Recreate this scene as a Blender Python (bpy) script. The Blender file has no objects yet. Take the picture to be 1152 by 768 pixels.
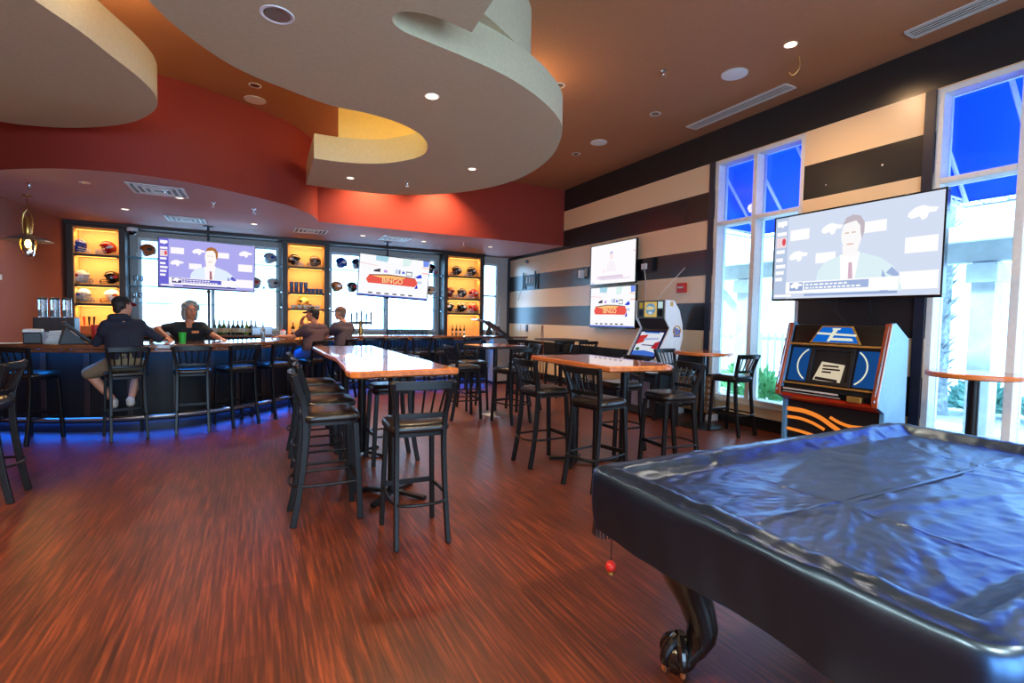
import bpy, bmesh, math, random
from mathutils import Vector, Matrix, Euler, noise
random.seed(7)
PI = math.pi
R = math.radians
sc = bpy.context.scene
COL = sc.collection

# ------------------------------------------------------------------ materials
def new_mat(name):
    m = bpy.data.materials.new(name); m.use_nodes = True
    nt = m.node_tree
    b = nt.nodes.get('Principled BSDF')
    return m, nt, b

def s2l(c):
    return tuple(((x / 255) / 12.92 if x / 255 <= 0.04045 else ((x / 255 + 0.055) / 1.055) ** 2.4) for x in c)

def mat(name, rgb, rough=0.5, metal=0.0, spec=0.5, var=0.12, scale=18.0, bump=0.0, coat=0.0, emit=0.0, alpha=1.0, sheen=0.0):
    """plain paint-like procedural material: rgb is sRGB 0-255, gently varied by noise"""
    m, nt, b = new_mat(name)
    c = s2l(rgb)
    tc = nt.nodes.new('ShaderNodeTexCoord')
    nz = nt.nodes.new('ShaderNodeTexNoise'); nz.inputs['Scale'].default_value = scale; nz.inputs['Detail'].default_value = 4
    nt.links.new(tc.outputs['Object'], nz.inputs['Vector'])
    rp = nt.nodes.new('ShaderNodeValToRGB')
    rp.color_ramp.elements[0].position = 0.3; rp.color_ramp.elements[1].position = 0.7
    rp.color_ramp.elements[0].color = (*[x * (1 - var) for x in c], 1)
    rp.color_ramp.elements[1].color = (*[min(1, x * (1 + var)) for x in c], 1)
    nt.links.new(nz.outputs['Fac'], rp.inputs['Fac'])
    nt.links.new(rp.outputs['Color'], b.inputs['Base Color'])
    b.inputs['Roughness'].default_value = rough
    b.inputs['Metallic'].default_value = metal
    b.inputs['Specular IOR Level'].default_value = spec
    b.inputs['Coat Weight'].default_value = coat
    b.inputs['Coat Roughness'].default_value = 0.06
    if bump:
        bp = nt.nodes.new('ShaderNodeBump'); bp.inputs['Strength'].default_value = bump; bp.inputs['Distance'].default_value = 0.01
        nt.links.new(nz.outputs['Fac'], bp.inputs['Height']); nt.links.new(bp.outputs['Normal'], b.inputs['Normal'])
    if emit:
        b.inputs['Emission Color'].default_value = (*c, 1); b.inputs['Emission Strength'].default_value = emit
    return m

def emis(name, rgb, strength):
    m, nt, b = new_mat(name)
    nt.nodes.remove(b)
    e = nt.nodes.new('ShaderNodeEmission'); e.inputs['Color'].default_value = (*s2l(rgb), 1); e.inputs['Strength'].default_value = strength
    nt.links.new(e.outputs[0], nt.nodes['Material Output'].inputs['Surface'])
    return m

def glass_thin(name, tint=(235, 248, 255), refl=0.08):
    m, nt, b = new_mat(name); nt.nodes.remove(b)
    t = nt.nodes.new('ShaderNodeBsdfTransparent'); t.inputs['Color'].default_value = (*s2l(tint), 1)
    g = nt.nodes.new('ShaderNodeBsdfGlossy'); g.inputs['Roughness'].default_value = 0.02
    lw = nt.nodes.new('ShaderNodeFresnel'); lw.inputs['IOR'].default_value = 1.35
    mx = nt.nodes.new('ShaderNodeMixShader')
    nt.links.new(lw.outputs[0], mx.inputs[0]); nt.links.new(t.outputs[0], mx.inputs[1]); nt.links.new(g.outputs[0], mx.inputs[2])
    nt.links.new(mx.outputs[0], nt.nodes['Material Output'].inputs['Surface'])
    return m

def wood_mat(name, c0, c1, axis='Y', rough=0.35, coat=0.0, scale=6.0, stretch=0.08, bump=0.0, spec=0.5):
    """wood with grain running along an object axis"""
    m, nt, b = new_mat(name)
    tc = nt.nodes.new('ShaderNodeTexCoord'); mp = nt.nodes.new('ShaderNodeMapping')
    s = {'X': (stretch, 1, 1), 'Y': (1, stretch, 1), 'Z': (1, 1, stretch)}[axis]
    mp.inputs['Scale'].default_value = [x * scale for x in s]
    nt.links.new(tc.outputs['Object'], mp.inputs['Vector'])
    nz = nt.nodes.new('ShaderNodeTexNoise'); nz.inputs['Scale'].default_value = 2.5; nz.inputs['Detail'].default_value = 8; nz.inputs['Roughness'].default_value = 0.65
    nt.links.new(mp.outputs[0], nz.inputs['Vector'])
    rp = nt.nodes.new('ShaderNodeValToRGB')
    rp.color_ramp.elements[0].position = 0.32; rp.color_ramp.elements[1].position = 0.68
    rp.color_ramp.elements[0].color = (*s2l(c0), 1); rp.color_ramp.elements[1].color = (*s2l(c1), 1)
    nt.links.new(nz.outputs['Fac'], rp.inputs['Fac']); nt.links.new(rp.outputs['Color'], b.inputs['Base Color'])
    b.inputs['Roughness'].default_value = rough; b.inputs['Coat Weight'].default_value = coat; b.inputs['Coat Roughness'].default_value = 0.03
    b.inputs['Specular IOR Level'].default_value = spec
    if bump:
        bp = nt.nodes.new('ShaderNodeBump'); bp.inputs['Strength'].default_value = bump; bp.inputs['Distance'].default_value = 0.004
        nt.links.new(nz.outputs['Fac'], bp.inputs['Height']); nt.links.new(bp.outputs['Normal'], b.inputs['Normal'])
    return m

def floor_mat():
    """dark red-brown plank floor, planks running along Y, satin"""
    m, nt, b = new_mat('floor_planks')
    tc = nt.nodes.new('ShaderNodeTexCoord')
    # planks
    mp = nt.nodes.new('ShaderNodeMapping'); mp.inputs['Rotation'].default_value = (0, 0, R(90))
    nt.links.new(tc.outputs['Object'], mp.inputs['Vector'])
    br = nt.nodes.new('ShaderNodeTexBrick')
    br.inputs['Scale'].default_value = 1.0; br.inputs['Brick Width'].default_value = 1.2; br.inputs['Row Height'].default_value = 0.18
    br.inputs['Mortar Size'].default_value = 0.0018; br.inputs['Mortar Smooth'].default_value = 0.3; br.inputs['Bias'].default_value = 0.0
    br.inputs['Color1'].default_value = (0, 0, 0, 1); br.inputs['Color2'].default_value = (1, 1, 1, 1); br.inputs['Mortar'].default_value = (0.3, 0.3, 0.3, 1)
    nt.links.new(mp.outputs[0], br.inputs['Vector'])
    # grain
    mp2 = nt.nodes.new('ShaderNodeMapping'); mp2.inputs['Scale'].default_value = (42, 1.5, 1)
    nt.links.new(tc.outputs['Object'], mp2.inputs['Vector'])
    nz = nt.nodes.new('ShaderNodeTexNoise'); nz.inputs['Scale'].default_value = 1.4; nz.inputs['Detail'].default_value = 7; nz.inputs['Roughness'].default_value = 0.6
    nt.links.new(mp2.outputs[0], nz.inputs['Vector'])
    rp = nt.nodes.new('ShaderNodeValToRGB')
    e = rp.color_ramp.elements
    e[0].position = 0.30; e[0].color = (*s2l((50, 23, 17)), 1)
    e[1].position = 0.72; e[1].color = (*s2l((150, 70, 36)), 1)
    n = e.new(0.5); n.color = (*s2l((92, 42, 25)), 1)
    nt.links.new(nz.outputs['Fac'], rp.inputs['Fac'])
    mx = nt.nodes.new('ShaderNodeMixRGB'); mx.blend_type = 'MULTIPLY'; mx.inputs['Fac'].default_value = 0.30
    nt.links.new(rp.outputs['Color'], mx.inputs['Color1']); nt.links.new(br.outputs['Color'], mx.inputs['Color2'])
    nt.links.new(mx.outputs['Color'], b.inputs['Base Color'])
    b.inputs['Roughness'].default_value = 0.42
    b.inputs['Specular IOR Level'].default_value = 0.45; b.inputs['Coat Weight'].default_value = .3; b.inputs['Coat Roughness'].default_value = .3
    bp = nt.nodes.new('ShaderNodeBump'); bp.inputs['Strength'].default_value = 0.12; bp.inputs['Distance'].default_value = 0.003
    nt.links.new(nz.outputs['Fac'], bp.inputs['Height']); nt.links.new(bp.outputs['Normal'], b.inputs['Normal'])
    return m

def stripe_mat():
    """horizontal painted stripes by height on the wall"""
    m, nt, b = new_mat('wall_stripes')
    tc = nt.nodes.new('ShaderNodeTexCoord'); sp = nt.nodes.new('ShaderNodeSeparateXYZ')
    nt.links.new(tc.outputs['Object'], sp.inputs[0])
    dv = nt.nodes.new('ShaderNodeMath'); dv.operation = 'DIVIDE'; dv.inputs[1].default_value = 4.5
    nt.links.new(sp.outputs['Z'], dv.inputs[0])
    rp = nt.nodes.new('ShaderNodeValToRGB'); rp.color_ramp.interpolation = 'CONSTANT'
    cr = (*s2l((240, 212, 170)), 1); dk = (*s2l((38, 40, 42)), 1)
    zs = [0, 0.5, 0.938, 1.365, 1.80, 2.24, 2.65, 3.10, 3.54, 3.99]
    cs = [cr, dk, cr, dk, cr, dk, cr, dk, cr, dk]
    el = rp.color_ramp.elements
    el[0].position = 0; el[0].color = cs[0]
    el[1].position = zs[1] / 4.5; el[1].color = cs[1]
    for z, c in list(zip(zs, cs))[2:]:
        q = el.new(z / 4.5); q.color = c
    nt.links.new(dv.outputs[0], rp.inputs['Fac'])
    nz = nt.nodes.new('ShaderNodeTexNoise'); nz.inputs['Scale'].default_value = 60
    nt.links.new(tc.outputs['Object'], nz.inputs['Vector'])
    bp = nt.nodes.new('ShaderNodeBump'); bp.inputs['Strength'].default_value = 0.06; bp.inputs['Distance'].default_value = 0.004
    nt.links.new(nz.outputs['Fac'], bp.inputs['Height']); nt.links.new(bp.outputs['Normal'], b.inputs['Normal'])
    nt.links.new(rp.outputs['Color'], b.inputs['Base Color'])
    b.inputs['Roughness'].default_value = 0.27; b.inputs['Specular IOR Level'].default_value = .6
    return m

M = {}
M['floor'] = floor_mat()
M['stripes'] = stripe_mat()
M['ceiling'] = mat('ceiling_tan', (172, 118, 80), 0.8, bump=0.1, scale=40, var=0.05)
M['cloud'] = mat('cloud_plaster', (200, 190, 154), 0.85, bump=0.08, scale=30, var=0.05)
M['red'] = mat('red_soffit', (140, 44, 28), 0.75, bump=0.08, scale=50, var=0.08)
M['soffit'] = mat('soffit_mauve', (196, 148, 146), 0.7, bump=0.06, scale=50, var=0.05)
M['leftwall'] = mat('left_wall_terracotta', (150, 84, 64), 0.8, bump=0.12, scale=60, var=0.06)
M['greywall'] = mat('back_wall_grey', (190, 182, 176), 0.7, var=0.05)
M['black'] = mat('black_trim', (22, 22, 25), 0.45, var=0.1)
M['navy'] = mat('navy_trim', (34, 40, 58), 0.4, var=0.1)
M['alu'] = mat('window_aluminium', (228, 230, 228), 0.4, 0.0, var=0.05)
M['glass'] = glass_thin('clear_glass')
M['shelfglass'] = glass_thin('shelf_glass', (190, 235, 245))
_n = M['shelfglass'].node_tree; _t = _n.nodes.new('ShaderNodeBsdfTranslucent'); _t.inputs['Color'].default_value = (.5, .85, .95, 1)
_x = _n.nodes.new('ShaderNodeMixShader'); _x.inputs[0].default_value = .5
_o = _n.nodes['Material Output']; _src = _o.inputs['Surface'].links[0].from_socket
_n.links.new(_src, _x.inputs[1]); _n.links.new(_t.outputs[0], _x.inputs[2]); _n.links.new(_x.outputs[0], _o.inputs['Surface'])
M['espresso'] = wood_mat('espresso_wood', (30, 18, 15), (52, 32, 26), 'Z', 0.45)
M['espressoX'] = wood_mat('espresso_wood_x', (30, 18, 15), (52, 32, 26), 'X', 0.45)
M['amber'] = mat('amber_backing', (244, 196, 128), 0.7, var=0.04)
M['metal'] = mat('black_metal', (15, 15, 16), 0.36, 0.0, 0.35, var=0.1)
M['vinyl'] = mat('black_vinyl', (22, 20, 20), 0.28, 0.0, 0.6, var=0.12, scale=60, bump=0.08)
M['tablewood'] = wood_mat('table_honey_wood', (150, 74, 34), (214, 128, 66), 'Y', 0.22, 0.8, scale=5)
M['tablewoodX'] = wood_mat('table_honey_wood_x', (140, 66, 30), (204, 116, 58), 'X', 0.24, 0.7, scale=5)
M['tableedge'] = wood_mat('table_edge_wood', (176, 88, 34), (226, 132, 62), 'Y', 0.35, 0.3, scale=8)
M['bartop'] = wood_mat('bar_top_wood', (92, 54, 34), (140, 88, 54), 'X', 0.22, 0.9, scale=4)
M['barfront'] = wood_mat('bar_front_dark', (12, 10, 10), (22, 18, 17), 'Z', 0.55, spec=.3)
M['chrome'] = mat('chrome', (205, 210, 215), 0.12, 1.0, var=0.03)
M['steel'] = mat('brushed_steel', (165, 170, 176), 0.3, 0.9, var=0.05)
M['ledblue'] = emis('blue_led', (16, 135, 255), 40.0)
M['white'] = mat('white_paint', (232, 232, 230), 0.5, var=0.03)
M['offwhite'] = mat('offwhite_plastic', (214, 210, 202), 0.5, var=0.03)
M['grey'] = mat('grey_plastic', (120, 122, 126), 0.5)
M['bezel'] = mat('tv_bezel', (14, 14, 16), 0.2, coat=0.4)
M['brass'] = mat('brass', (206, 160, 84), .25, .9)
M['skin'] = mat('skin', (205, 140, 108), 0.5, var=0.06)

# ------------------------------------------------------------------ mesh builder
class MB:
    def __init__(s):
        s.v = []; s.f = []; s.m = []
    def add(s, vs, fs, mi=0, mtx=None):
        o = len(s.v)
        s.v += [(mtx @ Vector(v)) if mtx else Vector(v) for v in vs]
        s.f += [tuple(i + o for i in f) for f in fs]; s.m += [mi] * len(fs)
        return s
    def box(s, x0, x1, y0, y1, z0, z1, mi=0, mtx=None):
        vs = [(x0, y0, z0), (x1, y0, z0), (x1, y1, z0), (x0, y1, z0), (x0, y0, z1), (x1, y0, z1), (x1, y1, z1), (x0, y1, z1)]
        return s.add(vs, [(0, 3, 2, 1), (4, 5, 6, 7), (0, 1, 5, 4), (1, 2, 6, 5), (2, 3, 7, 6), (3, 0, 4, 7)], mi, mtx)
    def rings(s, rs, mi=0, closed=True, cap=True, loop=False, mtx=None):
        n = len(rs[0]); vs = [v for r in rs for v in r]; fs = []
        k = len(rs)
        for i in range(k if loop else k - 1):
            a = i * n; b = ((i + 1) % k) * n
            for j in range(n if closed else n - 1):
                j2 = (j + 1) % n
                fs.append((a + j, a + j2, b + j2, b + j))
        if cap and not loop and closed:
            fs.append(tuple(reversed(range(n)))); fs.append(tuple(range((k - 1) * n, k * n)))
        return s.add(vs, fs, mi, mtx)
    def tube(s, pts, r, n=8, mi=0, loop=False, sq=None, mtx=None, cap=True, rot=0.0):
        """sweep a round (or sq=(w,h) rectangular, up = world Z-ish) section along pts"""
        P = [Vector(p) for p in pts]; k = len(P); rs = []
        rad = r if isinstance(r, (list, tuple)) else [r] * k
        prev = None
        for i in range(k):
            if loop: t = P[(i + 1) % k] - P[i - 1]
            else: t = P[min(i + 1, k - 1)] - P[max(i - 1, 0)]
            t.normalize()
            if prev is None:
                ref = Vector((0, 0, 1)) if abs(t.z) < 0.9 else Vector((0, 1, 0))
                a = t.cross(ref).normalized()
            else:
                a = (prev - t * prev.dot(t)).normalized()
            prev = a; b = a.cross(t)
            if sq:
                w, h = sq
                rs.append([P[i] + a * (w * x) + b * (h * y) for x, y in ((-.5, -.5), (.5, -.5), (.5, .5), (-.5, .5))])
            else:
                rs.append([P[i] + (a * math.cos(2 * PI * j / n + rot) + b * math.sin(2 * PI * j / n + rot)) * rad[i] for j in range(n)])
        return s.rings(rs, mi, True, cap, loop, mtx)
    def lathe(s, prof, n=24, mi=0, c=(0, 0, 0), mtx=None, cap=True):
        rs = [[(c[0] + r * math.cos(2 * PI * j / n), c[1] + r * math.sin(2 * PI * j / n), c[2] + z) for j in range(n)] for r, z in prof]
        return s.rings(rs, mi, True, cap, False, mtx)
    def prism(s, poly, z0, z1, mi=0, mtx=None, mi_side=None):
        n = len(poly)
        a = sum(poly[i][0] * poly[(i + 1) % n][1] - poly[(i + 1) % n][0] * poly[i][1] for i in range(n))
        if a < 0: poly = list(reversed(poly))
        vs = [(x, y, z0) for x, y in poly] + [(x, y, z1) for x, y in poly]
        s.add(vs, [tuple(reversed(range(n))), tuple(range(n, 2 * n))], mi, mtx)
        o = len(s.v) - 2 * n
        fs = [(o + i, o + (i + 1) % n, o + n + (i + 1) % n, o + n + i) for i in range(n)]
        s.f += fs; s.m += [mi if mi_side is None else mi_side] * n
        return s
    def ell(s, c, r, n=16, k=10, mi=0, mtx=None):
        r = (r, r, r) if not isinstance(r, (tuple, list)) else r
        rs = []
        for i in range(1, k):
            th = PI * i / k
            rs.append([(c[0] + r[0] * math.sin(th) * math.cos(2 * PI * j / n), c[1] + r[1] * math.sin(th) * math.sin(2 * PI * j / n), c[2] - r[2] * math.cos(th)) for j in range(n)])
        return s.rings(rs, mi, True, True, False, mtx)
    def capsule(s, p0, r0, p1, r1, n=14, mi=0):
        p0 = Vector(p0); p1 = Vector(p1); d = p1 - p0; L = d.length
        if L < 1e-6: return s.ell(p0, r0, mi=mi)
        q = d.to_track_quat('Z', 'Y').to_matrix().to_4x4(); q.translation = p0
        prof = [(r0 * math.sin(a), -r0 * math.cos(a)) for a in [PI / 2 * i / 5 for i in range(1, 6)]]
        prof += [(r1 * math.cos(a), L + r1 * math.sin(a)) for a in [PI / 2 * i / 5 for i in range(0, 5)]]
        return s.lathe(prof, n, mi, mtx=q)
    def build(s, name, mats, parent=None, loc=None, rz=0, bevel=0.0, seg=2, smooth=35, sub=0, remesh=0.0, smoothit=0, solid=0.0):
        me = bpy.data.meshes.new(name)
        me.from_pydata([tuple(v) for v in s.v], [], s.f)
        if not isinstance(mats, (list, tuple)): mats = [mats]
        for m in mats: me.materials.append(m)
        me.polygons.foreach_set('material_index', s.m)
        me.update()
        if smooth:
            me.polygons.foreach_set('use_smooth', [True] * len(me.polygons))
            if not sub and not remesh: me.set_sharp_from_angle(angle=R(smooth))
        o = bpy.data.objects.new(name, me); COL.objects.link(o)
        if parent: o.parent = parent
        if loc: o.location = loc
        if rz: o.rotation_euler = (0, 0, rz)
        if remesh:
            rm = o.modifiers.new('remesh', 'REMESH'); rm.mode = 'VOXEL'; rm.voxel_size = remesh; rm.use_smooth_shade = True
            if smoothit:
                sm = o.modifiers.new('smooth', 'SMOOTH'); sm.factor = 0.5; sm.iterations = smoothit
        if solid:
            so = o.modifiers.new('solid', 'SOLIDIFY'); so.thickness = solid
        if bevel:
            bv = o.modifiers.new('bevel', 'BEVEL'); bv.width = bevel; bv.segments = seg; bv.limit_method = 'ANGLE'; bv.angle_limit = R(40)
            bv.harden_normals = True
        if sub:
            sb = o.modifiers.new('sub', 'SUBSURF'); sb.levels = sub; sb.render_levels = sub
        return o

def tag(o, label, cat, group=None, kind=None):
    o['label'] = label; o['category'] = cat
    if group: o['group'] = group
    if kind: o['kind'] = kind
    return o

def thing(name, label, cat, loc=(0, 0, 0), rz=0, group=None):
    o = bpy.data.objects.new(name, None); COL.objects.link(o)
    o.empty_display_size = 0.1; o.location = loc; o.rotation_euler = (0, 0, rz)
    return tag(o, label, cat, group)

def struct(o):
    o['kind'] = 'structure'; return o

def copy_tree(o, loc, rz, label, parent=None):
    c = o.copy(); COL.objects.link(c)
    if parent: c.parent = parent
    else:
        c.location = loc; c.rotation_euler = (o.rotation_euler.x, o.rotation_euler.y, rz); c['label'] = label
    for ch in list(o.children): copy_tree(ch, None, 0, None, c)
    return c

def catmull(pts, per=8, closed=False):
    P = [Vector(p) for p in pts]; n = len(P); out = []
    rng = range(n) if closed else range(n - 1)
    for i in rng:
        p0 = P[(i - 1) % n] if closed or i > 0 else P[0] * 2 - P[1]
        p1 = P[i]; p2 = P[(i + 1) % n]
        p3 = P[(i + 2) % n] if closed or i + 2 < n else P[-1] * 2 - P[-2]
        for k in range(per):
            t = k / per
            out.append(0.5 * ((2 * p1) + (p2 - p0) * t + (2 * p0 - 5 * p1 + 4 * p2 - p3) * t * t + (3 * p1 - p0 - 3 * p2 + p3) * t ** 3))
    if not closed: out.append(P[-1])
    return out

def offset2(pl, d):
    """offset an open 2D polyline to its right-hand side by d"""
    P = [Vector((p[0], p[1])) for p in pl]; out = []
    for i in range(len(P)):
        t = (P[min(i + 1, len(P) - 1)] - P[max(i - 1, 0)]).normalized()
        out.append(Vector((P[i].x + t.y * d, P[i].y - t.x * d)))
    return out

# text as mesh geometry (front faces +Y- side: text lies in local XZ plane, reading along +X, facing -Y)
def text_geo(mb, body, size, mtx, mi=0, depth=0.0, align='CENTER'):
    cu = bpy.data.curves.new('lettering', 'FONT'); cu.body = body; cu.size = size; cu.align_x = align; cu.align_y = 'CENTER'; cu.extrude = depth
    ob = bpy.data.objects.new('lettering', cu); COL.objects.link(ob)
    dg = bpy.context.evaluated_depsgraph_get(); me = bpy.data.meshes.new_from_object(ob.evaluated_get(dg))
    mb.add([v.co.copy() for v in me.vertices], [tuple(p.vertices) for p in me.polygons], mi, mtx)
    bpy.data.objects.remove(ob); bpy.data.curves.remove(cu); bpy.data.meshes.remove(me)
# ------------------------------------------------------------------ camera
def make_camera():
    f, yaw, pitch, roll = 561.356312, 0.476987708, 0.0455467135, 0.0191968618
    cy, sy = math.cos(yaw), math.sin(yaw); cp, sp = math.cos(pitch), math.sin(pitch)
    F = Vector((sy * cp, cy * cp, -sp)); r = Vector((cy, -sy, 0)); u = r.cross(F)
    cr, sr = math.cos(roll), math.sin(roll)
    r2 = cr * r + sr * u; u2 = -sr * r + cr * u
    cam = bpy.data.cameras.new('camera'); cam.sensor_width = 36; cam.lens = f / 1152 * 36; cam.clip_start = 0.05; cam.clip_end = 200
    o = bpy.data.objects.new('camera', cam); COL.objects.link(o)
    m = Matrix((r2, u2, -F)).transposed().to_4x4(); m.translation = (0, 0, 1.5)
    o.matrix_world = m
    sc.camera = o
make_camera()

H = 4.48
# ------------------------------------------------------------------ floor, ceiling, walls
struct(MB().box(-6, 6.37, -3.4, 12.65, -0.06, 0).build('floor', M['floor'], smooth=0))
struct(MB().box(-6, 6.66, -3.5, 12.95, H, H + 0.12).build('ceiling', M['ceiling'], smooth=0))

XW, TW = 6.37, 0.26
openings = [(-1.53, -0.11, 0.34, 3.98), (1.30, 2.72, 0.34, 3.98), (4.13, 5.55, 0.34, 3.98)]
mb = MB()
ys = [-3.4] + [v for o in openings for v in o[:2]] + [12.65]
for i in range(0, len(ys), 2): mb.box(XW, XW + TW, ys[i], ys[i + 1], 0, H)
for y0, y1, z0, z1 in openings:
    mb.box(XW, XW + TW, y0, y1, 0, z0); mb.box(XW, XW + TW, y0, y1, z1, H)
struct(mb.build('wall_right', M['stripes'], smooth=0))

mb = MB()
bw = [(-2.12, 0.50, 1.12, 3.02), (1.60, 4.26, 1.12, 3.02), (5.47, 6.08, 1.12, 3.02)]
xs = [-3.6] + [v for o in bw for v in o[:2]] + [6.63]
for i in range(0, len(xs), 2): mb.box(xs[i], xs[i + 1], 12.65, 12.9, 0, H)
for x0, x1, z0, z1 in bw:
    mb.box(x0, x1, 12.65, 12.9, 0, z0); mb.box(x0, x1, 12.65, 12.9, z1, H)
struct(mb.build('wall_back', M['greywall'], smooth=0))

# left wall runs at a slight angle
def lw(y): return -3.41 + 0.118 * (y - 10.34)
struct(MB().prism([(lw(-3.4), -3.4), (lw(12.9), 12.9), (lw(12.9) - 0.2, 12.9), (lw(-3.4) - 0.2, -3.4)], 0, H).build('wall_left', M['leftwall'], smooth=0))
# wall behind the viewer, with unseen glazing added for daylight fill
mb = MB()
ro = [(-3.6, -1.0, 0.3, 3.6), (-0.6, 2.0, 0.3, 3.6), (2.4, 5.0, 0.3, 3.6)]
xs = [-5.4] + [v for o in ro for v in o[:2]] + [6.63]
for i in range(0, len(xs), 2): mb.box(xs[i], xs[i + 1], -3.6, -3.4, 0, H)
for x0, x1, z0, z1 in ro:
    mb.box(x0, x1, -3.6, -3.4, 0, z0); mb.box(x0, x1, -3.6, -3.4, z1, H)
struct(mb.build('wall_rear', M['leftwall'], smooth=0))

# baseboards
mb = MB(); 
mb.box(XW - 0.02, XW - 0.0005, -3.38, 12.6, 0.001, 0.17)
struct(mb.build('baseboard_right', M['black'], bevel=0.005))
struct(MB().prism([(lw(-3.3) + 0.001, -3.3), (lw(12.2) + 0.001, 12.2), (lw(12.2) + 0.018, 12.2), (lw(-3.3) + 0.018, -3.3)], 0.001, 0.15).build('baseboard_left', M['black'], smooth=0))

# ---- windows of the right wall: frame, mullion, transom, panes
def wall_window(n, y0, y1, z0, z1, seen=True):
    root = bpy.data.objects.new('window_%d' % n, None); COL.objects.link(root); root.location = (XW, (y0 + y1) / 2, z0)
    root['kind'] = 'structure'
    ox, oy, oz = root.location
    f = MB(); ym = (y0 + y1) / 2 + 0.02; zt = 3.02; a, b = XW + 0.004, XW + 0.22; w = 0.06
    L = lambda x0, x1, yy0, yy1, zz0, zz1: f.box(x0 - ox, x1 - ox, yy0 - oy, yy1 - oy, zz0 - oz, zz1 - oz)
    L(a, b, y0, y0 + w, z0, z1); L(a, b, y1 - w, y1, z0, z1); L(a, b, y0 + w, y1 - w, z0, z0 + w); L(a, b, y0 + w, y1 - w, z1 - w, z1)
    L(a, b, ym - 0.035, ym + 0.035, z0 + w, z1 - w); L(a - 0.01, b - 0.005, y0 + w, ym - 0.035, zt - 0.03, zt + 0.03); L(a - 0.01, b - 0.005, ym + 0.035, y1 - w, zt - 0.03, zt + 0.03)
    f.build('window_frame', M['alu'], root, bevel=0.006)
    s = MB().box(-0.03, 0.09, y0 - oy, y1 - oy, -0.03, 0.0); s.build('window_sill', M['alu'], root, bevel=0.005)
    for k, (p0, p1) in enumerate(((y0 + w, ym - 0.035), (ym + 0.035, y1 - w))):
        for q0, q1 in ((z0 + w, zt - 0.03), (zt + 0.03, z1 - w)):
            MB().box(0.155, 0.165, p0 - oy, p1 - oy, q0 - oz, q1 - oz).build('pane', M['glass'], root, smooth=0)
    return root
wall_window(1, *openings[2]); wall_window(2, *openings[1]); wall_window(3, *openings[0])  # third window lies out of view, added to light the pool cover
# dark casings beside the two tall windows and at the far corner
for n, (y, w) in enumerate(((5.55, 0.10), (2.72, 0.10), (0.0, 0.0))):
    if w: struct(MB().box(XW - 0.025, XW - 0.001, y, y + w, 0.171, 3.985).build('trim_%d' % (n + 1), M['navy'], bevel=0.004))
struct(MB().box(XW - 0.03, XW - 0.001, 12.5, 12.62, 0.171, 3.18).build('trim_3', M['navy'], bevel=0.004))

def back_window(n, x0, x1, z0, z1, mull, rails=()):
    root = bpy.data.objects.new('window_%d' % n, None); COL.objects.link(root); root.location = (x0, 12.65, z0); root['kind'] = 'structure'
    f = MB(); w = 0.06; W = x1 - x0; Hh = z1 - z0
    f.box(0, w, 0.03, 0.14, 0, Hh); f.box(W - w, W, 0.03, 0.14, 0, Hh); f.box(w, W - w, 0.03, 0.14, 0, w); f.box(w, W - w, 0.03, 0.14, Hh - w, Hh)
    edges = [w]
    for m in mull: f.box(m - 0.03, m + 0.03, 0.03, 0.14, w, Hh - w); edges += [m - 0.03, m + 0.03]
    edges.append(W - w)
    for r in rails:
        for i in range(0, len(edges), 2): f.box(edges[i], edges[i + 1], 0.035, 0.13, r - 0.025, r + 0.025)
    f.build('window_frame', M['alu'], root, bevel=0.006)
    for i in range(0, len(edges), 2): MB().box(edges[i], edges[i + 1], 0.08, 0.09, w, Hh - w).build('pane', M['glass'], root, smooth=0)
back_window(4, *bw[0], [1.32], ()); back_window(5, *bw[1], [1.33], ()); back_window(6, *bw[2], [], [1.0])

for k, (x0, x1, z0, z1) in enumerate(ro):  # unseen rear windows, added to let in fill daylight
    root = bpy.data.objects.new('window_%d' % (7 + k), None); COL.objects.link(root); root.location = (x0, -3.4, z0); root['kind'] = 'structure'
    W = x1 - x0; Hh = z1 - z0; f = MB()
    for a, b in ((0, .06), (W / 2 - .03, W / 2 + .03), (W - .06, W)): f.box(a, b, -.15, -.05, 0, Hh)
    for a, b in ((0, .06), (Hh - .06, Hh)): f.box(.06, W / 2 - .03, -.15, -.05, a, b); f.box(W / 2 + .03, W - .06, -.15, -.05, a, b)
    f.build('window_frame', M['alu'], root, bevel=0.005)

# ---- soffit over the bar: curved then straight red fascia, mauve underside at z = 3.2
sof = [(-3.70, 9.5), (-3.2, 8.85), (-2.76, 8.4), (-2.15, 7.97), (-1.63, 7.78), (-1.09, 7.76), (-0.55, 7.93), (0.05, 8.30), (0.47, 8.62), (0.72, 8.95), (0.92, 9.33), (1.02, 9.7), (1.04, 9.82)]
sc_pts = [(p.x, p.y) for p in catmull([(x, y, 0) for x, y in sof], 6)]
poly = sc_pts + [(6.369, 9.82), (6.369, 12.649), (lw(12.649), 12.649), (lw(9.6), 9.6)]
mb = MB(); mb.prism(poly, 3.2, H - 0.001, 0)
for i, f in enumerate(mb.f):
    n = (mb.v[f[1]] - mb.v[f[0]]).cross(mb.v[f[2]] - mb.v[f[0]])
    if abs(n.z) > 1e-6 and abs(n.z) > abs(n.x) + abs(n.y): mb.m[i] = 1
o = mb.build('ceiling_soffit', [M['red'], M['soffit']], smooth=30); struct(o)
# dark header beam running above the shelves
struct(MB().box(-3.17, 5.47, 12.22, 12.649, 3.135, 3.199).build('trim_4', M['espressoX'], bevel=0.004))

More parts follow.
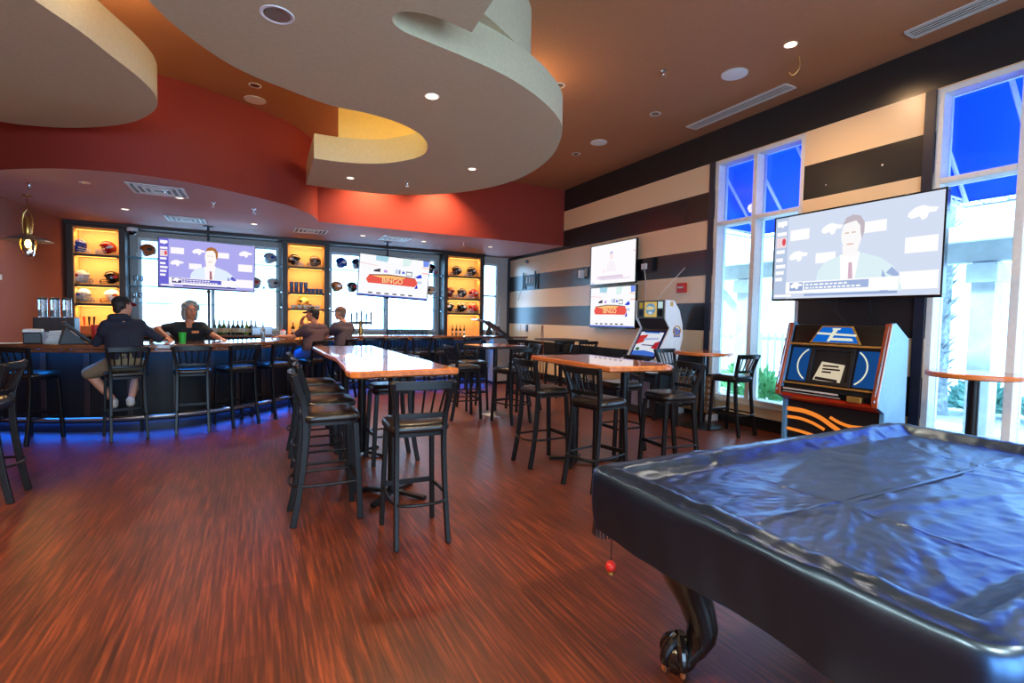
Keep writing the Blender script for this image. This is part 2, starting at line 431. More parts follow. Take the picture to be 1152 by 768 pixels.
# ---- suspended plaster clouds
c2 = [(-.63, 4.23), (-.52, 4.48), (-.32, 4.78), (-.08, 5.03), (.34, 5.25), (.7, 5.39), (1.04, 5.40), (1.40, 5.49), (1.71, 5.71), (1.9, 6.03), (1.95, 6.43), (1.79, 6.78), (1.52, 7.08), (1.11, 7.25), (.72, 7.29)]
c2b = [(.75, 8.80), (1.4, 8.84), (2.19, 8.69), (2.93, 8.14), (3.4, 7.33), (3.54, 6.5), (3.44, 5.7), (3.21, 5.08), (2.93, 4.62), (2.53, 4.28), (2.12, 4.05), (1.8, 3.93), (1.48, 3.85), (1.19, 3.79), (.98, 3.74), (.88, 3.65), (.89, 3.54), (.98, 3.48), (1.14, 3.46), (1.34, 3.49), (1.43, 3.51)]
c2c = [(1.41, 3.09), (1.3, 2.3), (.7, 1.9), (-.2, 2.3), (-.7, 3.3)]
def cm2(pl, per=4): return [(p.x, p.y) for p in catmull([(x, y, 0) for x, y in pl], per)]
cloud = cm2(c2) + cm2(c2b) + cm2(c2c)
t = bpy.data.objects.new('ceiling_cloud', None); COL.objects.link(t); t.location = (0, 0, 3.6); t['kind'] = 'structure'
MB().prism(cloud, 0, 0.33).build('cloud_panel', M['cloud'], t, smooth=30)
drum = cm2([(1.0, 3.45), (1.45, 3.68), (1.8, 3.86), (2.15, 4.1), (2.42, 4.4), (2.44, 4.75), (2.2, 5.08), (1.7, 5.25), (1.0, 5.0)])
MB().prism(drum, 0.331, H - 3.6 - 0.001).build('cloud_upstand', M['cloud'], t, smooth=30)
# curved upstand wall around the lit cut-out
M['yellowwall'] = mat('cove_yellow_plaster', (250, 226, 150), 0.8, var=0.03)
cw = cm2([(1.06, 7.5), (1.42, 7.36), (1.75, 7.14), (2.03, 6.85), (2.16, 6.45), (2.1, 6.0), (1.92, 5.62), (1.6, 5.4)], 6)
cwo = [(p.x, p.y) for p in offset2(cw, -0.07)]
MB().prism(cw + cwo[::-1], 0.331, H - 3.6 - 0.001).build('cloud_cove', M['yellowwall'], t, smooth=30)

c1 = [(-1.44, 4.30), (-1.32, 4.61), (-1.16, 4.94), (-1.04, 5.28), (-.92, 5.61), (-.85, 5.95), (-.87, 6.28), (-.99, 6.62), (-1.21, 6.99), (-1.52, 7.31), (-1.89, 7.57), (-2.23, 7.70), (-2.53, 7.73)]
c1b = [(-3.1, 7.6), (-3.5, 7.0), (-3.65, 6.0), (-3.4, 4.8), (-2.7, 3.9), (-1.9, 3.8)]
t = bpy.data.objects.new('ceiling_cloud', None); COL.objects.link(t); t.location = (0, 0, 3.6); t['kind'] = 'structure'
MB().prism(cm2(c1 + c1b + [c1[0]], 5)[:-1], 0, 0.35).build('cloud_panel', M['cloud'], t, smooth=30)
MB().prism(cm2([(-3.2, 6.8), (-2.4, 7.1), (-1.7, 6.6), (-1.5, 5.8), (-1.9, 4.9), (-2.6, 4.5), (-3.2, 5.2), (-3.2, 6.8)], 5)[:-1], 0.351, H - 3.6 - 0.001).build('cloud_upstand', M['cloud'], t, smooth=30)

# ------------------------------------------------------------------ outside
M['deck'] = mat('concrete_deck', (214, 216, 218), 0.8, scale=3)
M['awning'] = mat('blue_awning', (20, 104, 220), 0.6, var=0.05)
nt = M['awning'].node_tree; b_ = nt.nodes['Principled BSDF']
tr = nt.nodes.new('ShaderNodeBsdfTranslucent'); tr.inputs['Color'].default_value = (*s2l((20, 116, 240)), 1)
ad = nt.nodes.new('ShaderNodeMixShader'); ad.inputs[0].default_value = 0.65
nt.links.new(b_.outputs[0], ad.inputs[1]); nt.links.new(tr.outputs[0], ad.inputs[2]); nt.links.new(ad.outputs[0], nt.nodes['Material Output'].inputs['Surface'])
M['patio'] = mat('patio_timber_paint', (196, 204, 208), 0.7, scale=6)
M['leaf'] = mat('leaf_green', (120, 186, 120), 0.6, var=0.3, scale=8)
M['leaf2'] = mat('leaf_teal', (140, 190, 176), 0.6, var=0.3, scale=8)
M['bark'] = mat('palm_bark', (150, 156, 160), 0.9, var=0.4, scale=14)
g = MB().box(6.63, 30, -12, 30, -0.3, -0.02); g.box(-20, 6.63, 12.9, 30, -0.3, -0.02)
o = g.build('ground', M['deck'], smooth=0); struct(o)

def awning(y0, y1, label):
    t = thing('window_awning', label, 'awning', (6.64, (y0 + y1) / 2, 3.0), 0, None)
    x0, z0, x1, z1 = 0.0, 1.45, 1.27, 0.06; h = (y1 - y0) / 2
    c = MB(); n = 12
    for yy in (0,):
        rs = [[(x0 + (x1 - x0) * i / n, -h, z0 + (z1 - z0) * i / n - 0.03 * math.sin(PI * i / n)), (x0 + (x1 - x0) * i / n, h, z0 + (z1 - z0) * i / n - 0.03 * math.sin(PI * i / n))] for i in range(n + 1)]
        c.rings(rs, 0, False, False)
    for s in (-h, h): c.add([(x0, s, z0), (x1, s, z1), (x0, s, 0.12)], [(0, 1, 2)])
    c.build('canopy', M['awning'], t, solid=0.004)
    f = MB()
    for s in (-h + 0.02, h - 0.02):
        for z in (0.0, 0.09): f.tube([(0.01, s, z + 0.03), (x1, s, z)], 0.014, 6)
    for z in (0.0, 0.09): f.tube([(x1, -h, z), (x1, h, z)], 0.014, 6)
    k = 9
    for i in range(k):
        a = -h + 2 * h * i / k; b = -h + 2 * h * (i + 1) / k
        f.tube([(x1, a, 0), (x1, (a + b) / 2, 0.09), (x1, b, 0)], 0.008, 5)
        xa, xb = x1 * i / k, x1 * (i + 1) / k
        f.tube([(xa, h - 0.02, 0.02), ((xa + xb) / 2, h - 0.02, 0.1), (xb, h - 0.02, 0.01)], 0.008, 5)
    f.build('truss_frame', M['white'], t)
    for s in (-h + 0.05, -h * 0.33, h * 0.33, h - 0.05):
        MB().tube([(0.02, s, 1.36), (x1 - 0.02, s, 0.06)], 0.026, 6).build('rib', M['white'], t)
    return t
awning(3.95, 5.98, 'blue canvas awning outside the farther tall window')
awning(0.9, 3.06, 'blue canvas awning outside the tall window at the frame edge')
awning(-1.9, 0.3, 'blue canvas awning outside the added unseen window beyond the pool table')

# patio structure
def post(x, y, label, brace):
    t = thing('patio_post', label, 'post', (x, y, -0.02), 0, 'patio posts')
    MB().box(-.13, .13, -.13, .13, 0, 2.42).build('shaft', M['patio'], t, bevel=0.01)
    MB().box(-.2, .2, -.17, .17, 2.14, 2.40).build('capital', M['patio'], t, bevel=0.01)
    if brace: MB().tube([(0, .13, 1.7), (0, .75, 2.35)], .05, sq=(.1, .12)).build('brace', M['patio'], t)
post(9.0, 3.15, 'square patio post with a capital outside the tall window at the frame edge', False)
post(9.0, 6.95, 'braced patio post outside the farther tall window', True)
t = thing('patio_roof', 'pale timber patio roof beam and fascia standing on square posts outside', 'patio roof', (9.0, 4.6, 2.41))
MB().box(-.1, .1, -3.6, 4.2, 0, .3).build('beam', M['patio'], t, bevel=.01)
MB().box(-.35, 3.2, -3.8, 4.4, .31, .42).build('roof_deck', M['patio'], t, bevel=.01)
MB().box(-.45, -.352, -3.8, 4.4, .25, .46).build('fascia', M['white'], t, bevel=.01)
# fence
t = thing('picket_fence', 'white picket fence seen through the farther tall window', 'fence', (10.2, 8.3, -0.02))
for i in range(17):
    MB().box(-.012, .012, -1.4 + i * .17, -1.4 + i * .17 + .06, .05, 1.32).build('picket', M['white'], t, bevel=.004)
for z in (.25, 1.15): MB().box(.012, .05, -1.42, 1.42, z, z + .08).build('rail', M['white'], t, bevel=.004)

def leafclump(mb, c, r, n, size, seed, up=0.3, mi=0):
    rnd = random.Random(seed)
    for i in range(n):
        d = Vector((rnd.gauss(0, 1), rnd.gauss(0, 1), abs(rnd.gauss(0, 1)) * .9)).normalized()
        p = Vector(c) + Vector((d.x * r[0], d.y * r[1], d.z * r[2])) * rnd.uniform(.3, 1)
        t = (d + Vector((rnd.uniform(-.6, .6), rnd.uniform(-.6, .6), up))).normalized(); s = t.cross(Vector((rnd.uniform(-1, 1), rnd.uniform(-1, 1), .3))).normalized()
        L = size * rnd.uniform(.6, 1.3); w = L * .22; nn = t.cross(s) * L * .08
        mb.add([p, p + t * L * .5 + s * w + nn, p + t * L, p + t * L * .5 - s * w + nn], [(0, 1, 2), (0, 2, 3)], mi)
def shrub(x, y, r, h, label, seed, m, flowers=False):
    t = thing('shrub', label, 'shrub', (x, y, -0.02), 0, 'garden shrubs')
    mb = MB(); leafclump(mb, (0, 0, .08), (r, r, h), 420, .22, seed); mb.build('foliage', M[m], t, smooth=0)
    st = MB()
    rnd = random.Random(seed + 5)
    for i in range(7):
        a = rnd.uniform(0, 2 * PI); st.tube([(0, 0, 0), (r * .4 * math.cos(a), r * .4 * math.sin(a), h * .6)], [.018, .008], 5)
    st.build('stem', M['bark'], t)
    if flowers:
        f = MB()
        for i in range(5): 
            a = rnd.uniform(0, 2 * PI); f.ell((r * .6 * math.cos(a), r * .6 * math.sin(a), h * .95 + rnd.uniform(-.1, .12)), .06, 8, 6)
        f.build('blossom', mat('orange_blossom', (250, 150, 60), .6), t)
shrub(8.6, 6.3, .4, .5, 'green leafy shrub below the farther tall window', 1, 'leaf')
shrub(8.6, 5.0, .4, .5, 'flowering shrub outside the farther tall window, nearer the jukebox', 2, 'leaf', True)
shrub(11.3, 3.9, .45, .42, 'teal green shrub at the foot of the palm', 3, 'leaf2', True)
shrub(11.2, 2.8, .45, .38, 'low shrub right of the patio post', 4, 'leaf2')
shrub(9.65, 7.5, .4, .42, 'green shrub in front of the white fence', 6, 'leaf')
# palm
t = thing('palm_tree', 'palm with a shaggy trunk outside the tall window at the frame edge', 'palm', (10.6, 4.35, -0.02))
mb = MB(); pts = [(0, 0, z) for z in [0, .5, 1, 1.5, 2, 2.5, 3, 3.5, 4, 4.5]]
mb.tube(pts, [.22, .19, .19, .18, .18, .18, .17, .17, .17, .16], 12)
rnd = random.Random(11)
for i in range(230):
    a = rnd.uniform(0, 2 * PI); z = rnd.uniform(.3, 4.4); d = Vector((math.cos(a), math.sin(a), 0)); s = Vector((-d.y, d.x, 0))
    p = d * .15 + Vector((0, 0, z))
    mb.add([p - s * .06, p + s * .06, p + d * .16 + Vector((0, 0, .14)) + s * .02, p + d * .16 + Vector((0, 0, .14)) - s * .02], [(0, 1, 2, 3)])
mb.build('trunk', M['bark'], t, smooth=0)
mb = MB(); 
for i in range(18):
    a = i * 2.4; d = Vector((math.cos(a), math.sin(a), 0)); pr_ = []
    for k in range(7):
        q = k / 6; pr_.append(d * (1.7 * q) + Vector((0, 0, 4.5 + .9 * q * (1 - q) * 2 - q * q * (.4 + .5 * (i % 3)))))
    mb.tube(pr_, [.02 * (1 - .12 * k) for k in range(7)], 4)
    for k in range(1, 24):
        q = k / 24; c = d * (1.7 * q) + Vector((0, 0, 4.5 + .9 * q * (1 - q) * 2 - q * q * (.4 + .5 * (i % 3)))); s = Vector((-d.y, d.x, 0))
        for sg in (-1, 1): mb.add([c, c + s * sg * .4 * (1 - .5 * q) + d * .12 + Vector((0, 0, -.14)), c + d * .05], [(0, 1, 2)])
mb.build('frond', M['leaf2'], t, smooth=0)
# white building and low wall seen faintly behind the bar windows
t = thing('apartment_building', 'pale building with grey siding seen faintly through the left bar window', 'building', (-2.2, 18.0, -0.02))
MB().box(-2.2, 1.4, 0, 4, 0, 4.2).build('wall', M['white'], t, smooth=0)
mb = MB()
for i in range(3): 
    MB().box(-1.5 + i * .9, -1.0 + i * .9, -.04, 0.01, 1.4, 2.2).build('window', mat('pale_shutter', (170, 200, 205), .6), t, bevel=.01)
MB().box(-2.4, 1.6, -.3, 4.2, 4.2, 4.35).build('roof', M['grey'], t, smooth=0)
# ------------------------------------------------------------------ bar stools
def rsq(w, d, r, n=6):
    """rounded rectangle outline"""
    out = []
    for cx, cy, a0 in ((w - r, d - r, 0), (-(w - r), d - r, 90), (-(w - r), -(d - r), 180), (w - r, -(d - r), 270)):
        for i in range(n + 1):
            a = R(a0 + 90 * i / n); out.append((cx + r * math.cos(a), cy + r * math.sin(a)))
    return out

def make_stool(label, loc, rz):
    t = thing('bar_stool', label, 'bar stool', (loc[0], loc[1], 0), rz, 'black metal bar stools')
    # seat cushion
    mb = MB(); rs = []
    for k, z in ((.86, .735), (.97, .740), (1.0, .755), (1.0, .768), (.97, .785), (.88, .797), (.6, .803), (.2, .805)):
        rs.append([(x * k, y * k + .015, z) for x, y in rsq(.205, .205, .09)])
    mb.rings(rs); mb.build('seat', M['vinyl'], t, smooth=60)
    mb = MB(); mb.prism([(x, y + .015) for x, y in rsq(.185, .185, .06)], .712, .736); mb.build('seat_frame', M['metal'], t)
    for s in (-1, 1):
        MB().tube([(s * .186, .215, 0), (s * .176, .200, .35), (s * .166, .180, .715)], .02, sq=(.032, .042)).build('leg', M['metal'], t, bevel=.006)
        p = catmull([(s * .172, -.245, 0), (s * .166, -.205, .22), (s * .16, -.172, .48), (s * .158, -.160, .70), (s * .165, -.172, .86), (s * .182, -.205, .98), (s * .202, -.238, 1.085)], 4)
        MB().tube(p, .02, sq=(.031, .045)).build('leg', M['metal'], t, bevel=.006)
    def arc(w, y, z, bow, n=9):
        return [(-w + 2 * w * i / (n - 1), y - bow * (1 - (2 * i / (n - 1) - 1) ** 2), z) for i in range(n)]
    mb = MB(); mb.tube(arc(.198, -.232, 1.06, .028), .02, sq=(.022, .06)); mb.build('top_rail', M['metal'], t, bevel=.006)
    mb = MB(); mb.tube(arc(.165, -.172, .855, .018), .02, sq=(.02, .035)); mb.build('cross_rail', M['metal'], t, bevel=.005)
    for i in range(5):
        q = (i - 2) / 2.6
        b0 = Vector((q * .155, -.172 - .018 * (1 - q * q), .868)); b1 = Vector((q * .185, -.232 - .028 * (1 - q * q), 1.035))
        MB().tube([b0, b1], .008, 6).build('spindle', M['metal'], t)
    # footrest: front bar and hoop round the back legs
    mb = MB(); mb.tube([(-.178, .203, .30), (.178, .203, .30)], .01, sq=(.02, .035))
    hp = [(-.178, .2, .285), (-.19, .05, .285), (-.188, -.1, .285), (-.165, -.205, .285), (-.1, -.25, .285), (0, -.262, .285), (.1, -.25, .285), (.165, -.205, .285), (.188, -.1, .285), (.19, .05, .285), (.178, .2, .285)]
    mb.tube(catmull(hp, 4), .011, 8); mb.build('footrest', M['metal'], t)
    return t

stools = [  # x, y, heading deg (0 faces +Y), label
    (.985, 3.34, -3, 'black bar stool nearest the viewer at the near end of the long live-edge table'),
    (.48, 3.93, -90, 'black bar stool nearest the viewer along the left side of the long table'),
    (.55, 4.50, -90, 'second black bar stool back along the left side of the long table'),
    (.57, 5.10, -90, 'third black bar stool back along the left side of the long table'),
    (.57, 5.80, -90, 'farthest black bar stool along the left side of the long table'),
    (1.27, 5.20, 90, 'black bar stool tucked under the right side of the long table'),
    (-1.92, 5.3, 90, 'black bar stool cut off by the left edge of the photo'),
    (-2.27, 7.5, -25, 'leftmost black bar stool at the curved bar with empty blue-lit seat'),
    (-1.37, 7.38, 18, 'bar stool under the man in the dark hoodie'),
    (-.70, 7.49, 4, 'empty bar stool at the curved bar in front of the bartender'),
    (-.22, 7.70, 30, 'empty bar stool second right of the bartender at the curved bar'),
    (.24, 8.11, 40, 'empty bar stool at the curved bar just left of the man in the maroon shirt'),
    (.78, 8.75, 52, 'bar stool under the man in the maroon shirt and black cap'),
    (1.36, 9.4, 58, 'bar stool under the man in the brown cap'),
    (2.05, 9.95, 0, 'leftmost empty bar stool at the straight part of the bar'),
    (2.5, 9.95, 0, 'second empty bar stool at the straight part of the bar'),
    (3.0, 9.95, 0, 'third empty bar stool at the straight part of the bar'),
    (3.45, 9.95, 0, 'fourth empty bar stool at the straight part of the bar'),
    (4.1, 9.95, 0, 'rightmost empty bar stool at the straight part of the bar'),
    (2.78, 6.95, -90, 'bar stool with orange-lit seat left of the small square table'),
    (3.32, 6.42, 12, 'bar stool nearest the viewer at the small square table'),
    (3.2, 7.6, 180, 'bar stool at the far side of the small square table'),
    (3.95, 7.22, 90, 'bar stool at the right of the small square table'),
    (2.68, 4.46, -88, 'bar stool at the left side of the honey-wood table, farther from the viewer'),
    (2.78, 3.66, -76, 'bar stool at the near left corner of the honey-wood table'),
    (3.72, 3.70, 84, 'bar stool at the near right corner of the honey-wood table'),
    (3.78, 4.55, 90, 'bar stool at the right side of the honey-wood table, farther from the viewer'),
    (5.78, 4.62, 2, 'bar stool by the tall window at the round table'),
    (5.56, 5.44, 182, 'bar stool between the white arcade cabinet and the round table'),
    (5.3, 8.25, -4, 'left bar stool at the dark table under the two wall screens'),
    (5.82, 8.2, -4, 'right bar stool at the dark table under the two wall screens'),
    (4.85, 8.9, -60, 'bar stool at the left end of the dark table under the wall screens'),
]
s0 = None
for x, y, h, lab in stools:
    if s0 is None: s0 = make_stool(lab, (x, y), R(h))
    else: copy_tree(s0, (x, y, 0), R(h), lab)

# ------------------------------------------------------------------ high tables
def live_edge(x0, x1, y0, y1, seed, amp=.03, n=16):
    rnd = random.Random(seed); pts = []
    def wob(): return rnd.uniform(-amp, amp)
    for i in range(n): pts.append((x0 + wob() + amp * math.sin(i * .9), y0 + (y1 - y0) * (i + .0) / (n - 1)))
    r = list(pts); 
    for i in range(n): r.append((x1 + wob() - amp * math.sin(i * .7 + 1), y1 - (y1 - y0) * i / (n - 1)))
    return r
def slab(mb, outline, z0, z1, ch=.012):
    c = Vector((sum(p[0] for p in outline) / len(outline), sum(p[1] for p in outline) / len(outline)))
    def ins(d): 
        out = []
        n = len(outline)
        for i in range(n):
            p = Vector(outline[i]); t = (Vector(outline[(i + 1) % n]) - Vector(outline[i - 1])).normalized(); out.append(p + Vector((-t.y, t.x)) * d)
        return out
    a = sum(outline[i][0] * outline[(i + 1) % len(outline)][1] - outline[(i + 1) % len(outline)][0] * outline[i][1] for i in range(len(outline)))
    if a < 0: outline = outline[::-1]
    n = len(outline)
    inn = ins(ch)
    rs = [[(p.x, p.y, z0) for p in ins(ch * 1.5)], [(p[0], p[1], z0 + ch) for p in outline], [(p[0], p[1], z1 - ch) for p in outline], [(p.x, p.y, z1) for p in inn]]
    o = len(mb.v); k0 = len(mb.f)
    mb.rings(rs, 1)
    mb.m[-1] = 0   # top cap

# long live-edge table (own coordinates about its centre)
def pedestal(t, x, y, ztop, r=.045, foot=.30, name='column'):
    MB().lathe([(r, .03), (r, ztop)], 20, c=(x, y, 0)).build(name, M['metal'], t)
    mb = MB()
    for a in (45, 135):
        c, s = math.cos(R(a)), math.sin(R(a))
        mb.tube([(x - c * foot, y - s * foot, .014), (x - c * foot * .5, y - s * foot * .5, .03), (x, y, .045), (x + c * foot * .5, y + s * foot * .5, .03), (x + c * foot, y + s * foot, .014)], .02, sq=(.05, .028))
    mb.build('base', M['metal'], t, bevel=.005)
    mb = MB().box(x - .16, x + .16, y - .16, y + .16, ztop, ztop + .012); mb.build('mounting_plate', M['metal'], t, bevel=.003)

t = thing('long_table', 'long live-edge wooden high table reflecting white window light', 'table', (1.06, 5.5, 0))
ol = [(-.43, -1.68), (-.40, -1.2), (-.36, -.6), (-.34, -.3), (-.37, .2), (-.375, .8), (-.38, 1.3), (-.37, 1.62), (-.3, 1.66), (0, 1.63), (.36, 1.64), (.41, 1.58), (.40, 1.1), (.42, .5), (.41, -.1), (.43, -.7), (.42, -1.3), (.44, -1.6), (.40, -1.66), (.1, -1.67), (-.2, -1.69)]
mb = MB(); slab(mb, [(p.x, p.y) for p in catmull([(x, y, 0) for x, y in ol], 3, True)], 1.03, 1.085)
mb.build('tabletop', [M['tablewood'], M['tableedge']], t, smooth=20)
pedestal(t, -.03, -1.38, 1.018); pedestal(t, -.03, 0.0, 1.018); pedestal(t, 0, 1.3, 1.018)

t = thing('high_table', 'honey-wood high table with a screen mirrored in its gloss', 'table', (3.2, 4.25, 0))
ol = [(-.36, -.62), (-.35, -.2), (-.37, .3), (-.36, .72), (-.3, .76), (.1, .75), (.38, .74), (.43, .66), (.42, .3), (.44, -.1), (.46, -.45), (.40, -.66), (.30, -.74), (0, -.72), (-.28, -.68)]
mb = MB(); slab(mb, [(p.x, p.y) for p in catmull([(x, y, 0) for x, y in ol], 3, True)], 1.03, 1.085)
mb.build('tabletop', [M['tablewood'], M['tableedge']], t, smooth=20)
pedestal(t, -.2, .08, 1.018, .042, .26); pedestal(t, .22, -.2, 1.018, .042, .26)

t = thing('square_table', 'small square high table with pale blue sheen between the long table and striped wall', 'table', (3.34, 7.02, 0), R(8))
mb = MB(); slab(mb, rsq(.37, .37, .03), 1.045, 1.085, .008); mb.build('tabletop', [M['tablewood'], M['espresso']], t, smooth=20)
MB().lathe([(.035, .03), (.035, 1.034)], 18).build('column', M['metal'], t)
MB().lathe([(.23, 0), (.23, .012), (.2, .022), (.06, .045), (.04, .06)], 32).build('base', M['steel'], t)
MB().box(-.14, .14, -.14, .14, 1.034, 1.044).build('mounting_plate', M['metal'], t, bevel=.003)

def round_table(x, y, r, label):
    t = thing('round_table', label, 'table', (x, y, 0))
    mb = MB(); slab(mb, [(r * (1 + .012 * math.sin(5 * a)) * math.cos(a), r * (1 + .012 * math.sin(5 * a)) * math.sin(a)) for a in [2 * PI * i / 48 for i in range(48)]], 1.035, 1.085, .01)
    mb.build('tabletop', [M['tablewoodX'], M['tableedge']], t, smooth=20)
    MB().lathe([(.045, .03), (.045, 1.024)], 20).build('column', M['metal'], t)
    MB().lathe([(.30, 0), (.30, .012), (.28, .02), (.1, .035), (.05, .06)], 40).build('base', M['metal'], t)
    MB().box(-.14, .14, -.14, .14, 1.024, 1.034).build('mounting_plate', M['metal'], t, bevel=.003)
round_table(5.74, 5.11, .40, 'round wooden high table on a black disc base beside the farther window')
round_table(5.92, 2.12, .36, 'round brown high table against the tall window behind the pool table')

t = thing('dark_table', 'dark high table under the two wall screens', 'table', (5.8, 8.95, 0))
mb = MB(); slab(mb, rsq(.42, .42, .03), 1.055, 1.09, .008); mb.build('tabletop', [M['espressoX'], M['espresso']], t, smooth=20)
MB().lathe([(.04, .03), (.04, 1.044)], 18).build('column', M['metal'], t)
MB().lathe([(.24, 0), (.24, .012), (.2, .022), (.06, .045)], 32).build('base', M['metal'], t)
MB().box(-.14, .14, -.14, .14, 1.044, 1.054).build('mounting_plate', M['metal'], t, bevel=.003)

# ------------------------------------------------------------------ the bar
barP = [(-2.98, 8.32), (-2.37, 7.97), (-1.81, 7.75), (-1.26, 7.66), (-.69, 7.75), (-.3, 8.0), (.1, 8.36), (.57, 8.95), (.92, 9.5), (1.18, 9.98), (1.5, 10.3), (1.95, 10.46), (2.6, 10.5), (3.4, 10.5), (4.75, 10.5)]
P = [(p.x, p.y) for p in catmull([(x, y, 0) for x, y in barP], 5)]
def strip(mb, d0, d1, z0, z1, mi=0, path=P):
    a = offset2(path, d0); b = offset2(path, d1)
    rs = [[(p.x, p.y, z0), (q.x, q.y, z0), (q.x, q.y, z1), (p.x, p.y, z1)] for p, q in zip(a, b)]
    mb.rings(rs, mi)
# offset sign: positive = right-hand side of the path = towards the room
t = thing('bar', 'long curved bar with dark panelled front, blue light strip and foot rail', 'bar', (0, 0, 0))
mb = MB(); strip(mb, 0.0, -.06, .12, 1.04); mb.build('front_panel', M['barfront'], t, smooth=40)
a = offset2(P, .012)
for i in range(2, len(a) - 2, 4):
    tt = (a[i + 1] - a[i - 1]).normalized(); q = Matrix.Rotation(math.atan2(tt.y, tt.x), 4, 'Z'); q.translation = (a[i].x, a[i].y, 0)
    MB().box(-.03, .03, -.01, .01, .16, .98, 0, q).build('panel_batten', M['espresso'], t, bevel=.004)
mb = MB(); strip(mb, -.06, -.12, .0, .118); mb.build('kick_base', M['black'], t, smooth=40)
mb = MB(); strip(mb, .18, .13, 1.0375, 1.0405); mb.build('led_strip', M['ledblue'], t, smooth=40)
M['ledkick'] = emis('blue_kick_led', (8, 100, 255), 34.0)
mb = MB(); strip(mb, -.025, -.055, .1165, .1198); mb.build('kick_led', M['ledkick'], t, smooth=40)
ft = offset2(P, .16)
mb = MB(); mb.tube([(p.x, p.y, .2) for p in ft[3:-3]], .025, 10); mb.build('foot_rail', M['steel'], t)
for i in range(6, len(ft) - 4, 9):
    p = ft[i]; q = offset2(P, .0)[i]
    MB().tube([(q.x, q.y, .2), (p.x, p.y, .2)], .012, 8).build('rail_bracket', M['steel'], t)
# curved worktop
mb = MB(); strip(mb, .22, -.55, 1.041, 1.10); strip(mb, .219, .195, 1.0, 1.0409)
o = mb.build('worktop', M['bartop'], smooth=40, bevel=.012); tag(o, 'continuous glossy brown wooden bar top following the curve', 'bar top')
# end cabinet with raised flap
t = thing('bar_end_cabinet', 'low cabinet closing the right end of the bar', 'cabinet', (5.25, 10.62, 0))
MB().box(-.42, .42, -.35, .3, .06, 1.05).build('body', M['greywall'], t, bevel=.006)
MB().box(-.45, .45, -.4, .33, 1.051, 1.095).build('top', M['bartop'], t, bevel=.01)
MB().box(-.4, .4, -.3, .28, 0, .06).build('plinth', M['black'], t)
t = thing('bar_flap', 'dark slanted flap leaning up at the right end of the bar', 'flap', (5.30, 10.14, .93))
mb = MB(); mb.tube([(0, 0, .02), (-.72, 0, .50)], .05, sq=(.34, .045)); mb.build('panel', M['espresso'], t, bevel=.006)
mb = MB(); mb.tube([(-.72, 0, .50), (-1.0, 0, .54)], .05, sq=(.34, .03)); mb.build('lip', M['steel'], t, bevel=.004)
MB().box(-.02, .05, -.17, .17, -.93, .02).build('support', M['espresso'], t, bevel=.004)

# back counter under the windows
t = thing('back_counter', 'back bar counter along the wall under shelves and windows', 'counter', (1.2, 12.3, 0))
MB().box(-4.26, 4.76, -.28, .34, .08, 1.0).build('body', M['barfront'], t, bevel=.005)
MB().box(-4.28, 4.79, -.33, .345, 1.001, 1.045).build('worktop', M['bartop'], t, bevel=.01)
MB().box(-4.24, 4.76, -.22, .3, 0, .08).build('plinth', M['black'], t)
for i in range(9):
    x = -4.2 + i * 1.0
    d = MB().box(x, x + .94, -.3, -.281, .14, .95).build('door', M['espresso'], t, bevel=.004)
    MB().tube([(x + .86, -.32, .7), (x + .86, -.32, .85)], .008, 6).build('handle', M['steel'], d)

# ------------------------------------------------------------------ lit shelf columns
def shelf_unit(x0, x1, label, boards, y0=12.22, y1=12.62):
    t = thing('shelf_unit', label, 'shelves', ((x0 + x1) / 2, y0, 1.046), 0, 'amber-lit shelf columns'); W = (x1 - x0) / 2; D = y1 - y0; zt = 3.13 - 1.046
    for s in (-1, 1): MB().box(s * W - (.1 if s > 0 else 0), s * W + (.1 if s < 0 else 0), 0, D, 0, zt).build('side_panel', M['espresso'], t, bevel=.004)
    MB().box(-W + .1, W - .1, D - .02, D, 0, zt).build('back_panel', M['amber'], t, smooth=0)
    for s in (-1, 1): MB().box(s * (W - .1) - (.012 if s > 0 else 0), s * (W - .1) + (.012 if s < 0 else 0), .04, D - .021, 0, zt - .05).build('side_lining', M['amber'], t, smooth=0)
    MB().box(-W + .1, W - .1, 0, D - .021, zt - .045, zt).build('top_panel', M['espressoX'], t, bevel=.003)
    for z in boards: MB().box(-W + .1125, W - .1125, .005, D - .021, z - 1.046 - .045, z - 1.046).build('shelf_board', M['espressoX'], t, bevel=.004)
    # warm strip lamps under each board front
    for z in list(boards) + [3.086]:
        zz = z - 1.046 - .045
        MB().box(-W + .15, W - .15, .03, .06, zz - .012, zz - .0005).build('strip_lamp', M['warmled'], t, bevel=.002)
        la = bpy.data.lights.new('shelf_light', 'AREA'); la.shape = 'RECTANGLE'; la.size = (W - .15) * 2; la.size_y = .08; la.energy = 5; la.color = (1, .50, .17)
        lo = bpy.data.objects.new('shelf_light', la); COL.objects.link(lo); lo.location = ((x0 + x1) / 2, y0 + .1, z - .065); lo.rotation_euler = (R(28), 0, 0)
M['warmled'] = emis('warm_strip', (255, 190, 90), 3.0)
shelf_unit(-3.14, -2.24, 'amber-lit shelf column of helmets at the left by the terracotta wall', [1.64, 2.0, 2.58])
shelf_unit(.56, 1.54, 'amber-lit shelf column with blue tumblers between the two bar screens', [1.64, 2.0, 2.58])
shelf_unit(4.33, 5.45, 'amber-lit shelf column of helmets at the right end of the bar', [1.62, 2.0, 2.58])
